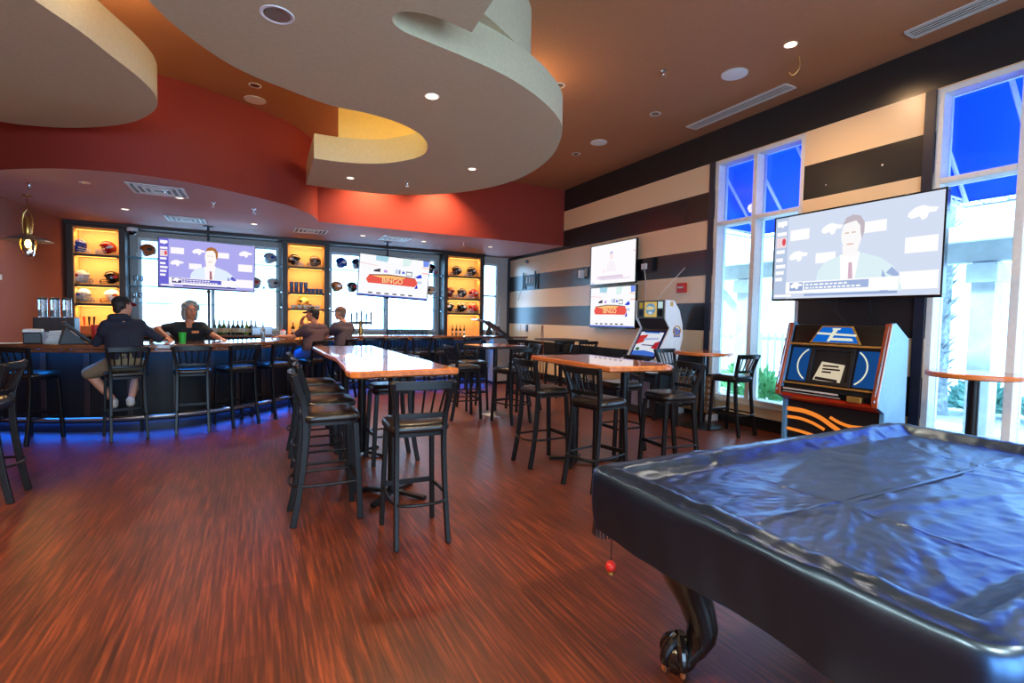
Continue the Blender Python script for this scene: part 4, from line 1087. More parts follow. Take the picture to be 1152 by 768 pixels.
tv((6.262, 7.885, 1.765), R(-90), 1.42, .83, 'lower of the two televisions on the striped wall, red banner on screen', lambda s: banner_show(s, 1.0, (120, 130, 130)), depth=.05)

# ------------------------------------------------------------------ jukebox
M['cherry'] = wood_mat('cherry_wood', (112, 44, 24), (168, 76, 42), 'Z', .25, .5)
M['juketop'] = mat('jukebox_laminate_bluelit', (96, 150, 196), .35, var=.06)  # blue light falling on the sides is put into this colour
M['orangelight'] = emis('orange_light_tube', (240, 134, 50), 1.0)
M['bluepanel'] = emis('blue_light_panel', (34, 96, 176), .5)
M['bluecrest'] = emis('blue_crest', (20, 110, 220), .8)
M['palearc'] = emis('pale_arc', (236, 240, 214), .9)
M['gold'] = mat('brass_gold', (214, 170, 90), .3, .7)
M['redtrim'] = mat('red_trim', (200, 52, 24), .3, coat=.5)
M['card'] = emis('message_screen', (226, 210, 180), .85)
t = thing('jukebox', 'wide black jukebox with blue-lit side panels below the big television', 'jukebox', (5.60, 3.30, 0), R(-90))
prof = [(.12, 0), (.12, .60), (.0, .66), (.0, .75), (.20, 1.52), (.26, 1.53), (.52, 1.37), (.54, 0)]
rot = Matrix(((0, 0, 1, 0), (1, 0, 0, 0), (0, 1, 0, 0), (0, 0, 0, 1)))   # (a,b,c) -> x=c, y=a, z=b
WJ = .53
for s in (-1, 1):
    mb = MB(); mb.prism(prof, s * WJ - .022, s * WJ + .022, 0, rot); mb.build('side_panel', M['juketop'], t, bevel=.004)
    mb = MB(); pp = [(s * (WJ - .005), y - .012, z) for y, z in ((.0, .66), (.0, .75), (.20, 1.52))]
    mb.tube(pp, .03, sq=(.062, .03)); mb.build('wood_trim', M['cherry'], t, bevel=.008)
    mb = MB(); mb.tube([(s * (WJ + .001), y - .028, z) for y, z in ((.005, .72), (.03, .86), (.20, 1.5))], .008, 8); mb.build('metal_strip', M['chrome'], t)
mb = MB(); mb.prism([(.16, .02), (.16, .60), (.06, .68), (.06, .77), (.24, 1.49), (.30, 1.50), (.50, 1.36), (.52, .02)], -WJ + .023, WJ - .023, 0, rot); mb.build('cabinet', M['black'], t, bevel=.004)
# slanted fascia frame: point at x, s (0 bottom .. 1 top), d proud of the face
A_ = Vector((0, .06, .77)); B_ = Vector((0, .24, 1.49)); dr = (B_ - A_); LN = dr.length; dr.normalize(); nrm = Vector((0, -dr.z, dr.y))
FM = Matrix(((1, dr.x, nrm.x, 0), (0, dr.y, nrm.y, .06), (0, dr.z, nrm.z, .77), (0, 0, 0, 1)))   # local (x, s, d)
def jp(name, m, polys, d0, d1, bevel=.003):
    mb = MB()
    for pl in polys: mb.prism([(x, s * LN) for x, s in pl], d0, d1, 0, FM)
    return mb.build(name, m, t, bevel=bevel)
q = lambda x0, x1, a, b: [(x0, a), (x1, a), (x1, b), (x0, b)]
jp('marquee', M['bezel'], [q(-.50, .50, .70, .995)], .0, .02)
jp('crest_frame', M['gold'], [[(-.28, .715), (.28, .715), (.17, .985), (-.17, .985)]], .021, .034)
jp('crest', M['bluecrest'], [[(-.25, .73), (.25, .73), (.155, .965), (-.155, .965)]], .0345, .039)
mb = MB()
for pl in ([(-.02, .95), (.03, .95), (-.05, .74), (-.08, .74)], [(-.21, .85), (.22, .83), (.22, .86), (-.2, .88)], [(-.06, .76), (.2, .76), (.18, .80), (-.05, .80)], [(-.04, .95), (.05, .95), (.04, .925), (-.04, .925)]):
    mb.prism([(x, s * LN) for x, s in pl], .0395, .042, 0, FM)
mb.build('crest_lettering', M['palearc'], t)
jp('ledge', M['gold'], [q(-.5, .5, .665, .695)], .0, .06)
for s in (-1, 1):
    jp('blue_panel', M['bluepanel'], [q(*((-.47, -.26) if s < 0 else (.26, .47)), .10, .63)], .0, .012)
    mb = MB(); rs = []
    for i in range(13):
        a = R(-62 + 124 * i / 12) if s > 0 else R(180 - 62 + 124 * i / 12)
        cx = .12 * s; rr = .27; rs.append((cx + rr * math.cos(a) * .95, (.37 + .30 * math.sin(a)) * LN, .015))
    rs = [p for p in rs if .26 < abs(p[0]) < .47]
    mb.tube(rs, .008, 6, mtx=FM); mb.build('light_arc', M['palearc'], t)
jp('display_frame', M['black'], [q(-.24, .24, .08, .13), q(-.24, .24, .60, .65), q(-.24, -.20, .13, .60), q(.20, .24, .13, .60)], .0, .03)
jp('message_card', M['card'], [[(-.17, .14), (.13, .12), (.15, .40), (-.10, .43)]], .012, .018)
mb = MB()
for i, (w, s) in enumerate(((.17, .355), (.19, .305), (.10, .26))): mb.prism([(-.08, s * LN), (-.08 + w, s * LN), (-.08 + w, (s + .025) * LN), (-.08, (s + .025) * LN)], .0185, .020, 0, FM)
mb.prism([(-.15, .145 * LN), (.10, .13 * LN), (.10, .17 * LN), (-.14, .19 * LN)], .0185, .020, 0, FM)
mb.build('message_text', M['black'], t)
jp('lower_ledge', M['gold'], [q(-.5, .5, .035, .06)], .0, .05)
mb = MB(); mb.box(-.5, .5, .0, .05, .70, .76); mb.build('control_rail', M['bezel'], t, bevel=.006)
mb = MB(); mb.box(-.47, .16, -.006, -.0005, .735, .752); mb.box(-.47, .18, -.006, -.0005, .705, .712); mb.build('rail_strip', M['offwhite'], t)
mb = MB(); mb.box(-.10, .12, -.012, -.0005, .718, .730); mb.build('coin_slot', M['chrome'], t, bevel=.002)
mb = MB(); mb.box(.26, .40, -.03, -.0005, .69, .75); mb.build('bill_acceptor', M['gold'], t, bevel=.006)
mb = MB(); mb.prism([(.02, .655), (.02, .69), (.10, .69), (.13, .60), (.11, .60)], -.505, .505, 0, rot); mb.build('red_band', M['redtrim'], t, bevel=.004)
for pts, r in (([(-.5, .48), (-.3, .48), (-.12, .44), (.04, .36), (.2, .29), (.4, .27), (.5, .28)], .026), ([(-.5, .38), (-.35, .385), (-.2, .36), (-.06, .31)], .018), ([(.0, .46), (.1, .42), (.22, .40), (.36, .41), (.5, .40)], .018), ([(-.5, .24), (-.3, .23), (-.1, .2), (.1, .14)], .018)):
    MB().tube([(p.x, .155, p.y) for p in catmull([(x, z, 0) for x, z in pts], 4)], r, 8).build('light_tube', M['orangelight'], t)

# ------------------------------------------------------------------ arcade cabinet
t = thing('arcade_cabinet', 'white arcade cabinet with tilted screen beside the two wall televisions', 'arcade machine', (5.42, 6.09, 0), R(-90))
prof = [(.04, 0), (.04, .66), (-.26, .74), (-.30, .80), (-.27, .86), (.02, .92), (.30, 1.40), (.20, 1.54), (.20, 1.84), (.38, 1.83), (.50, 1.68), (.57, 1.46), (.58, 1.25), (.53, 1.05), (.48, .9), (.48, 0)]
M['goldart'] = mat('gold_emblem', (206, 150, 40), .4); M['blueart'] = mat('blue_emblem', (40, 70, 150), .4)
for s in (-1, 1):
    mb = MB(); mb.prism([(-.26, .74), (-.30, .80), (-.27, .86), (.02, .92), (.30, 1.40), (.20, 1.54), (.20, 1.84), (.38, 1.83), (.50, 1.68), (.57, 1.46), (.58, 1.25), (.53, 1.05), (.48, .9), (.48, .70), (.04, .70)], s * .325 - .012, s * .325 + .012, 0, rot); mb.build('side_panel', M['white'], t, bevel=.004)
    mb = MB(); mb.prism([(.04, 0), (.04, .698), (.48, .698), (.48, 0)], s * .325 - .012, s * .325 + .012, 0, rot); mb.build('base_panel', M['black'], t, bevel=.004)
    mb = MB()
    c = Vector((s * .338, .45, 1.36))
    mb.tube([c + Vector((0, .075 * math.cos(a), .075 * math.sin(a))) for a in [2 * PI * i / 20 for i in range(20)]], .010, 6, loop=True); 
    mb.box(c.x - .005, c.x + .005, c.y - .07, c.y + .09, c.z - .01, c.z + .02); mb.build('emblem_ring', M['goldart'], t)
    mb = MB()
    for k in range(3): mb.box(c.x - .006, c.x + .006, c.y - .06 + .045 * k, c.y - .03 + .045 * k, c.z - .1, c.z + .06 - .02 * k)
    mb.build('emblem_lettering', M['blueart'], t)
    MB().box(c.x - .005, c.x + .005, .30, .35, 1.74, 1.81).build('warning_sticker', M['goldart'], t)
mb = MB(); mb.prism([(.06, .02), (.06, .64), (-.2, .74), (-.2, .80), (.04, .88), (.33, 1.38), (.24, 1.54), (.24, 1.82), (.37, 1.81), (.48, 1.66), (.55, 1.46), (.56, 1.25), (.51, 1.05), (.46, .9), (.46, .02)], -.312, .312, 0, rot); mb.build('cabinet', M['black'], t, bevel=.004)
mb = MB(); mb.box(-.31, .31, .205, .239, 1.55, 1.835); mb.build('marquee_frame', M['grey'], t, bevel=.005)
s_ = Screen(.6, .27); e = lambda c: em(c, .8)
s_.rect(0, 1, 0, 1, e((66, 70, 72))); s_.rect(.28, .74, .04, .93, e((226, 190, 110))); s_.oval(.51, .5, .18, .34, e((110, 160, 200))); s_.poly([(.33, .55), (.45, .7), (.68, .6), (.60, .45), (.4, .45)], e((230, 214, 160))); s_.oval(.51, .28, .08, .08, e((214, 228, 240)))
s_.rect(.08, .22, .55, .9, e((170, 140, 60))); s_.rect(.79, .96, .55, .93, e((206, 236, 240))); s_.rect(.08, .22, .08, .45, e((30, 40, 56))); s_.rect(.79, .96, .08, .48, e((24, 26, 34)))
o = s_.build(t, 'marquee_art'); o.location = (0, .203, 1.695)
# tilted play screen
A2 = Vector((0, .04, .90)); B2 = Vector((0, .315, 1.375)); d2 = (B2 - A2); ang = math.atan2(d2.y, d2.z)
s_ = Screen(.56, d2.length * .86)
s_.rect(0, 1, 0, 1, e((20, 30, 90))); s_.rect(.05, .95, .05, .95, e((240, 244, 255))); s_.poly([(.05, .45), (.30, .55), (.38, .85), (.05, .8)], e((214, 60, 60))); s_.poly([(.7, .35), (.95, .3), (.95, .62), (.78, .55)], e((190, 40, 50)))
s_.poly([(.05, .05), (.95, .05), (.95, .18), (.5, .24), (.05, .2)], e((70, 120, 220))); s_.oval(.2, .28, .08, .06, e((40, 110, 60))); s_.rect(.2, .8, .9, .95, e((70, 130, 220))); s_.rect(.3, .8, .42, .46, e((90, 80, 130))); s_.poly([(.3, .62), (.86, .68), (.86, .74), (.3, .7)], e((170, 190, 235)))
o = s_.build(t, 'play_screen'); o.location = (0, (A2.y + B2.y) / 2 - .012, (A2.z + B2.z) / 2 + .006); o.rotation_euler = (-ang, 0, 0)
mb = MB(); mb.box(-.31, .31, -.30, .03, .765, .80, 0, Matrix.Translation((0, 0, .05)) @ Matrix.Rotation(R(9), 4, 'X')); mb.build('control_panel', mat('lilac_panel', (160, 150, 190), .3), t, bevel=.008)
MB().ell((0, -.14, .845), .045, 16, 10).build('trackball', M['white'], t)
for x in (-.2, .2): MB().lathe([(.022, 0), (.022, .02), (.015, .026)], 14, c=(x, -.16, .825)).build('button', M['redtrim'], t)
MB().box(-.2, .2, .04, .059, .15, .55).build('coin_door', M['steel'], t, bevel=.005)
MB().tube([(-.05, .40, 1.834), (-.03, .5, 2.0), (.0, .93, 2.40)], .006, 6).build('power_cord', M['offwhite'], t)

# ------------------------------------------------------------------ pool table
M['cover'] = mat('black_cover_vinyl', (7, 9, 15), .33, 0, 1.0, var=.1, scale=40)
M['cover'].node_tree.nodes['Principled BSDF'].inputs['Specular Tint'].default_value = (.26, .52, 1, 1)  # blue sheen of awning and sky put into the specular tint
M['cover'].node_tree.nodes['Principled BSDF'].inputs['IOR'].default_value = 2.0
M['poolwood'] = mat('black_lacquer', (16, 13, 12), .22, coat=.6, var=.2); M['apron'] = wood_mat('apron_brown', (110, 56, 26), (156, 84, 42), 'X', .3, .4)
PX, PY, PW, PD = 2.64, 1.11, 1.29, .72
t = thing('pool_table', 'pool table under a black wrinkled vinyl cover, on claw feet', 'pool table', (PX, PY, 0))
MB().box(-PW + .12, PW - .12, -PD + .12, PD - .12, .50, .70).build('apron', M['apron'], t, bevel=.015)
MB().box(-PW + .03, PW - .03, -PD + .03, PD - .03, .701, .79).build('rail_body', M['poolwood'], t, bevel=.02)
def cover_mesh():
    nA = 420; out = []
    base = rsq(PW, PD, .09, 12); 
    # resample outline evenly
    seg = []; tot = 0
    for i in range(len(base)):
        a = Vector(base[i]); b = Vector(base[(i + 1) % len(base)]); L = (b - a).length; seg.append((a, b, tot, L)); tot += L
    def at(s):
        s %= tot
        for a, b, o, L in seg:
            if o <= s <= o + L and L > 0: return a.lerp(b, (s - o) / L)
        return Vector(base[0])
    ring = [at(tot * i / nA) for i in range(nA)]
    def inset(p, k):   # shrink towards the centre line, keeping a straight core
        core = Vector((max(-PW + PD, min(PW - PD, p.x)), 0)); return core.lerp(p, k)
    def ztop(x, y, k):
        e = min(PW - abs(x), PD - abs(y))
        z = .835
        if e > .10: z -= .035 * min(1, (e - .10) / .08)        # cloth dips inside the rails
        z += .012 * math.exp(-((e - .075) / .035) ** 2)
        # fold creases
        for (ax, ay, c, w, h) in ((1, 0, -.62, .006, .0035), (1, 0, .02, .006, .0035), (1, 0, .66, .006, .003), (0, 1, .02, .006, .004), (.93, .36, .36, .03, .008), (-.42, .90, .22, .03, .010), (.6, -.8, -.18, .03, .007), (.25, .97, -.2, .03, .009), (-.3, .95, .45, .025, .007), (-.5, .87, -.25, .03, .008)):
            d = ax * x + ay * y - c; z += h * math.exp(-(d / w) ** 2) * (1 if ax in (0, 1) else (.5 + .5 * noise.noise(Vector((x * 1.3, y * 1.3, c * 9)))))
        z += .004 * noise.noise(Vector((x * 2.2 + y * 1.2, y * 5 - x * 2, 1))) + .0042 * noise.noise(Vector((x * 7, y * 20 - x * 6, 4))) + .0028 * noise.noise(Vector((x * 26, y * 46, 8)))
        z += .0045 * (.5 - abs(noise.noise(Vector((x * 5 + y * 3, y * 11, 3))))) ** 3 * 8 * max(0, noise.noise(Vector((x * 1.7, y * 1.7, 12))) + .35)
        return z
    rs = []
    ks = [0.02, .1, .2, .3, .4, .5, .58, .66, .72, .78, .82, .85, .87, .89, .91, .93, .95, .965, .98, .99]
    kk = []
    for i in range(len(ks) - 1):
        kk += [ks[i] + (ks[i + 1] - ks[i]) * j / 4 for j in range(4)]
    kk.append(.99)
    for k in kk: 
        rs.append([(lambda p: (p.x, p.y, ztop(p.x, p.y, k)))(inset(p, k)) for p in ring])
    hem = []
    for i, p in enumerate(ring):
        n = (p - inset(p, .9)).normalized(); s = tot * i / nA
        hem.append((p, n, s))
    prof = [(.004, .832, 0), (.012, .822, 0), (.018, .806, .2), (.02, .78, .4), (.022, .74, .7), (.022, .70, .9), (.020, .66, 1), (.016, .63, 1), (.012, .60, 1)]
    for o, z, w in prof:
        row = []
        for p, n, s in hem:
            ww = w * (.014 * math.sin(s * 7) + .012 * noise.noise(Vector((s * 3, z * 4, 2))) + .006 * noise.noise(Vector((s * 11, z * 9, 5))))
            zz = z + (.03 * noise.noise(Vector((s * 1.1, 0, 7))) - .02) * w if z < .7 else z + .004 * noise.noise(Vector((s * 6, 1, 1)))
            row.append((p.x + n.x * (o + ww), p.y + n.y * (o + ww), zz))
        rs.append(row)
    mb = MB(); mb.rings(rs, cap=False); mb.f.append(tuple(reversed(range(nA)))) ; mb.m.append(0)
    return mb
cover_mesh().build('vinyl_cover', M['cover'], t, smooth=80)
def claw_leg(sx, sy):
    mb = MB(); d = Vector((sx * .75, sy * .66, 0)).normalized()
    path = [(0, .62, .135), (.01, .57, .14), (.03, .51, .132), (.035, .45, .115), (.02, .37, .090), (-.015, .29, .074), (-.04, .21, .064), (-.035, .15, .060), (.0, .10, .064), (.035, .07, .066)]
    rs = []
    for o, z, r in path:
        c = d * o; rs.append([(c.x + r * math.cos(a) * (1 if abs(math.cos(a)) < .8 else .92), c.y + r * math.sin(a), z) for a in [2 * PI * i / 18 for i in range(18)]])
    mb.rings(rs)
    o = mb.build('leg', M['poolwood'], t); o.location = (sx * (PW - .31), sy * (PD - .35), 0)
    fb = MB(); c = d * .05
    fb.ell((c.x, c.y, .066), (.074, .074, .065), 18, 12); 
    f = fb.build('ball_foot', M['poolwood'], o)
    b0 = math.atan2(d.y, d.x)
    for k in range(4):
        a = b0 + R(-100 + 66 * k); e_ = Vector((math.cos(a), math.sin(a), 0))
        MB().tube(catmull([c + e_ * .01 + Vector((0, 0, .15)), c + e_ * .052 + Vector((0, 0, .118)), c + e_ * .074 + Vector((0, 0, .075)), c + e_ * .066 + Vector((0, 0, .030))], 4), [.022, .023, .024, .024, .024, .023, .022, .021, .020, .018, .016, .014, .012], 10).build('claw', M['poolwood'], o)
        MB().tube([c + e_ * .071 + Vector((0, 0, .044)), c + e_ * .076 + Vector((0, 0, .022)), c + e_ * .068 + Vector((0, 0, .004))], [.013, .011, .004], 8).build('talon', M['apron'], o)
    mb = MB(); mb.box(-.14, .14, -.14, .14, .60, .63); k = mb.build('leg_collar', M['poolwood'], o, bevel=.01)
for sx in (-1, 1):
    for sy in (-1, 1): claw_leg(sx, sy)
for sx in (-1, 1):
    for sy in (-1, 1):
        mb = MB(); c = (sx * (PW - .06), sy * (PD - .06), 0)
        mb.lathe([(.05, .70), (.06, .66), (.055, .60), (.03, .56)], 14, c=c)
        for i in range(22):
            a = 2 * PI * i / 22; mb.tube([(c[0] + .05 * math.cos(a), c[1] + .05 * math.sin(a), .60), (c[0] + .055 * math.cos(a + .1), c[1] + .055 * math.sin(a + .1), .535)], .006, 5)
        mb.build('pocket_fringe', M['espresso'], t)
o = MB(); o.tube([(0, 0, .08), (0, 0, .0)], .003, 5)
t = thing('chalk_holder', 'red ball on a cord hanging from the near corner of the pool table', 'pendant', (1.365, 1.67, .44))
MB().tube([(0, 0, .03), (.0, .0, .17)], .0025, 6).build('cord', M['black'], t)
MB().ell((0, 0, 0), .024, 16, 12).build('ball', M['redplastic'], t)
MB().lathe([(.015, -.033), (.015, -.02)], 14).build('ferrule', M['brass'], t)

# ------------------------------------------------------------------ giant four-in-a-row board leaning at the window
t = thing('giant_four_in_a_row', 'giant wooden four-in-a-row board with round holes standing behind the round table', 'game', (6.22, 5.66, 0), R(-90))
nC, nR, p, hr = 7, 6, .092, .033
mb = MB()
W2 = nC * p / 2; z0 = .13
M['boardwood'] = wood_mat('board_plywood', (150, 104, 66), (192, 142, 96), 'X', .5)
def hole_panel(mb, y, flip):
    for r in range(nR):
        for c in range(nC):
            cx = -W2 + p * (c + .5); cz = z0 + p * (r + .5); k = 16; vs = []
            for i in range(k):
                a = 2 * PI * i / k; ca, sa = math.cos(a), math.sin(a); m = max(abs(ca), abs(sa))
                vs.append((cx + hr * ca, y, cz + hr * sa)); vs.append((cx + p / 2 * ca / m, y, cz + p / 2 * sa / m))
            fs = []
            for i in range(k):
                a, b, c2, d = 2 * i, 2 * i + 1, 2 * ((i + 1) % k) + 1, 2 * ((i + 1) % k)
                fs.append((a, b, c2, d) if not flip else (d, c2, b, a))
            mb.add(vs, fs)
hole_panel(mb, -.022, False); hole_panel(mb, .022, True)
for r in range(nR):
    for c in range(nC):
        cx = -W2 + p * (c + .5); cz = z0 + p * (r + .5)
        mb.rings([[(cx + hr * math.cos(a), y, cz + hr * math.sin(a)) for a in [2 * PI * i / 16 for i in range(16)]] for y in (-.022, .022)], cap=False)
mb.build('board', M['boardwood'], t)
for r in range(nR):
    for c in range(nC):
        MB().lathe([(hr - .002, -.008), (hr - .002, .008)], 16, mtx=Matrix.Translation((-W2 + p * (c + .5), 0, z0 + p * (r + .5))) @ Matrix.Rotation(R(90), 4, 'X')).build('game_disc', M['white'], t)
for s in (-1, 1):
    MB().box(s * (W2 + .02) - .02, s * (W2 + .02) + .02, -.03, .03, .1, z0 + nR * p + .04).build('upright', M['boardwood'], t, bevel=.004)
    MB().box(s * (W2 + .02) - .03, s * (W2 + .02) + .03, -.12, .10, 0, .099).build('foot', M['white'], t, bevel=.01)
MB().box(-W2, W2, -.026, .026, z0 + nR * p + .001, z0 + nR * p + .025).build('top_bar', M['black'], t, bevel=.003)
MB().box(-W2, W2, -.026, .026, z0 - .025, z0 - .001).build('bottom_bar', M['boardwood'], t, bevel=.003)
# thin bent rod
o = MB().tube(catmull([(-.04, 0, .001), (-.02, 0, .7), (0, 0, 1.27), (.03, .0, 1.345), (.055, 0, 1.28), (.09, 0, .7), (.12, 0, .001)], 6), .012, 8).build('bent_rod', M['apron'])
o.location = (6.12, 10.3, 0); o.rotation_euler = (0, 0, R(-90)); tag(o, 'thin brown bent rod standing before the striped wall near the far corner', 'rod')

# ------------------------------------------------------------------ things on the walls
def wallthing(name, label, cat, y, z, parts):
    t = thing(name, label, cat, (6.368, y, z))
    for nm, b, m in parts: MB().box(*b).build(nm, m, t, bevel=.004)
    return t
t = wallthing('tv_bracket', 'empty black television bracket on the striped wall near the far corner', 'bracket', 11.35, 2.5,
  [('backplate', (-.02, 0, -.28, .28, -.14, .14), M['black']), ('rail', (-.05, -.021, -.34, -.29, -.22, .22), M['black']), ('rail', (-.05, -.021, .29, .34, -.22, .22), M['black'])])
for yy_ in (-.15, 0, .15): MB().box(-.03, -.021, yy_ - .03, yy_ + .03, -.06, .09).build('slot_plate', M['offwhite'], t, bevel=.003)
MB().tube([(-.015, .28, -.1), (-.015, .5, -.28), (-.015, .62, -.5)], .005, 5).build('loose_cable', M['black'], t)
wallthing('wall_sensor', 'small dark sensor high on the striped wall near the far corner', 'sensor', 11.5, 3.0, [('body', (-.05, 0, -.04, .04, -.04, .04), M['grey'])])
wallthing('wall_bracket', 'small white and black bracket left of the upper wall screen', 'bracket', 9.0, 2.5, [('arm', (-.12, 0, -.05, .03, -.10, .08), M['white']), ('socket', (-.04, 0, -.16, -.10, -.06, .1), M['offwhite']), ('clip', (-.10, 0, .04, .1, -.06, .06), M['black'])])
t = wallthing('wall_outlet', 'dark socket with a white plug right of the upper wall screen', 'outlet', 6.95, 2.5, [('box', (-.07, 0, -.13, .10, -.10, .14), M['black']), ('plug', (-.11, -.071, -.02, .10, -.06, .04), M['white'])])
MB().tube([(-.08, .04, -.05), (-.03, .05, -.3), (-.02, .06, -.66)], .008, 6).build('white_cord', M['offwhite'], t)
t = wallthing('fire_alarm', 'small red fire alarm pull box on the striped wall', 'alarm', 6.14, 2.07, [('box', (-.05, 0, -.09, .09, -.08, .08), M['redplastic']), ('pull_bar', (-.065, -.051, -.06, .06, -.01, .02), M['white'])])
wallthing('wall_thermostat', 'pale thermostat low on the striped wall by the far corner', 'switch', 11.87, 1.26, [('plate', (-.012, 0, -.05, .05, -.08, .08), M['white'])])  # this plate and the next are thermostats
wallthing('wall_thermostat', 'dark thermostat low on the striped wall by the far corner', 'switch', 11.48, 1.26, [('plate', (-.015, 0, -.05, .05, -.09, .09), M['black'])])
wallthing('wall_hook', 'pair of bright screws on the dark stripe above the big television', 'screw', 3.55, 3.30, [('screw', (-.01, 0, -.35, -.33, .02, .04), M['white']), ('screw', (-.01, 0, .28, .295, -.06, -.045), M['white'])])
t = thing('wall_plate', 'small white plate on the terracotta left wall', 'switch', (lw(10.2) + .001, 10.2, 1.98), math.atan2(1, .118) - PI / 2)
MB().box(0, .012, -.12, .12, -.04, .04).build('plate', M['offwhite'], t, bevel=.003)
t = thing('ceiling_camera', 'white dome camera at the top of the left shelf column', 'camera', (-2.12, 12.2, 3.135))
MB().lathe([(.09, 0), (.09, -.05), (.085, -.07)], 20).build('base', M['white'], t); MB().ell((0, 0, -.08), (.07, .07, .06), 16, 10).build('dome', M['bezel'], t)
# ------------------------------------------------------------------ ceiling fixtures
M['lamplens'] = emis('lit_lamp_lens', (255, 214, 150), 14.0)
M['softlens'] = emis('dim_lamp_lens', (255, 236, 210), 2.5)
M['baffle'] = mat('lamp_baffle', (150, 140, 126), .25, .8)
def downlight(x, y, z, label, lit, r=.075, energy=40, spot=120, color=(1, .74, .45), grp='recessed ceiling lamps'):
    t = thing('downlight', label, 'lamp', (x, y, z), 0, grp)
    MB().lathe([(r * .78, -.003), (r, -.006), (r * 1.04, -.0005)], 24, cap=False).build('trim_ring', M['white'], t, solid=.002)
    MB().lathe([(r * .80, -.004), (r * .5, -.002), (.004, -.0015)], 24).build('lens', M['lamplens'] if lit == 2 else M['softlens'] if lit == 1 else M['baffle'], t)
    if lit:
        la = bpy.data.lights.new('downlight_beam', 'SPOT'); la.energy = energy; la.color = color; la.spot_size = R(spot); la.spot_blend = .8; la.shadow_soft_size = r * .8
        lo = bpy.data.objects.new('downlight_beam', la); COL.objects.link(lo); lo.location = (x, y, z - .02)
downlight(1.51, 4.68, 3.6, 'glowing recessed lamp in the middle of the plaster cloud', 2, .07, 150, 140)
downlight(2.74, 6.63, 3.6, 'small lit recessed lamp near the right rim of the plaster cloud', 1, .06, 70)
downlight(1.31, 8.02, 3.6, 'recessed lamp on the lower left lobe of the plaster cloud', 1, .06, 60)
downlight(.15, 3.98, 3.6, 'unlit recessed lamp with reflector on the plaster cloud at the top edge', 0, .11)
downlight(5.10, 3.52, H, 'bright bare recessed lamp in the tan ceiling beside a dangling wire', 2, .07, 190, 165, (1, .60, .30))
downlight(3.46, 5.53, H, 'unlit recessed lamp in the tan ceiling beside the cloud rim', 0)
downlight(5.13, 5.58, H, 'unlit recessed lamp in the tan ceiling between the two round speakers', 0)
downlight(5.15, 7.6, H, 'unlit recessed lamp in the tan ceiling beyond the far round speaker', 0)
downlight(.02, 7.49, H, 'unlit recessed lamp in the tan ceiling above the red fascia', 0)
# wall washers above the cloud light the red fascia
for x, n in ((2.0, 'left'), (3.3, 'right')): downlight(x, 9.35, H, n + ' recessed lamp washing the red fascia behind the cloud', 2, .06, 560, 116, (1, .62, .35), 'lamps washing the red fascia')
so = [(-.98, 8.95, 1, 'lit lamp in the bar soffit in front of the near air grille'), (-1.91, 10.45, 1, 'lit lamp in the bar soffit before the left shelf column'), (-.0, 10.75, 1, 'lit lamp in the bar soffit right of the left bar screen'),
      (2.05, 10.95, 1, 'lit lamp in the bar soffit left of the right bar screen'), (3.4, 11.0, 1, 'lit lamp in the bar soffit right of the right bar screen'), (5.0, 10.9, 1, 'lit lamp in the bar soffit before the right shelf column'),
      (-2.0, 8.6, 0, 'unlit lamp in the bar soffit at the curved edge left')]
for x, y, l, lab in so: downlight(x, y, 3.2, lab, l, .06, 110, 140, (1, .86, .72), 'bar soffit lamps')
mb = MB().tube(catmull([(0, 0, -.001), (.02, .0, -.07), (.05, .03, -.12), (.02, .08, -.17), (-.04, .09, -.15)], 6), .004, 6)
o = mb.build('dangling_wire', M['gold']); o.location = (5.4, 3.62, H); tag(o, 'thin wire dangling from the tan ceiling beside the bright lamp', 'wire')
def speaker(x, y, z, r, label):
    t = thing('ceiling_speaker', label, 'speaker', (x, y, z), 0, 'round ceiling speakers')
    MB().lathe([(r, -.0005), (r, -.012), (r * .93, -.014)], 32).build('rim', M['offwhite'], t); MB().lathe([(r * .92, -.0145), (r * .5, -.018), (.01, -.019)], 32).build('grille', M['white'], t)
speaker(5.12, 4.24, H, .15, 'round ceiling speaker between the bright lamp and the long vent')
speaker(5.14, 6.92, H, .14, 'round ceiling speaker farther back toward the striped wall')
speaker(.02, 7.98, H, .14, 'round ceiling speaker above the curved red fascia')
speaker(3.6, 9.3, H, .13, 'round ceiling speaker behind the cloud by the fascia')
def sprinkler(x, y, z, label):
    t = thing('ceiling_sprinkler', label, 'sprinkler', (x, y, z), 0, 'ceiling sprinklers')
    MB().lathe([(.035, -.0005), (.035, -.006), (.012, -.010), (.012, -.05), (.006, -.06)], 14).build('body', M['chrome'], t); MB().lathe([(.03, -.075), (.03, -.072)], 14).build('deflector', M['chrome'], t); MB().tube([(0, 0, -.06), (0, 0, -.073)], .004, 6).build('stem', M['chrome'], t)
for x, y, z, lab in ((4.33, 4.59, H, 'sprinkler in the tan ceiling between cloud and bright lamp'), (2.12, 7.75, 3.6, 'sprinkler on the underside of the plaster cloud'), (-2.69, 9.06, 3.2, 'sprinkler in the bar soffit above the lantern'), (-1.1, 8.5, 3.2, 'sprinkler in front of the near soffit air grille'),
                     (-.55, 9.0, 3.2, 'sprinkler in the bar soffit right of the near air grille'), (.0, 9.2, 3.2, 'sprinkler in the bar soffit near the curved edge'), (2.45, 10.6, 3.2, 'sprinkler in the bar soffit above the right bar screen'), (4.2, 10.6, 3.2, 'sprinkler in the bar soffit toward the striped wall')):
    sprinkler(x, y, z, lab)
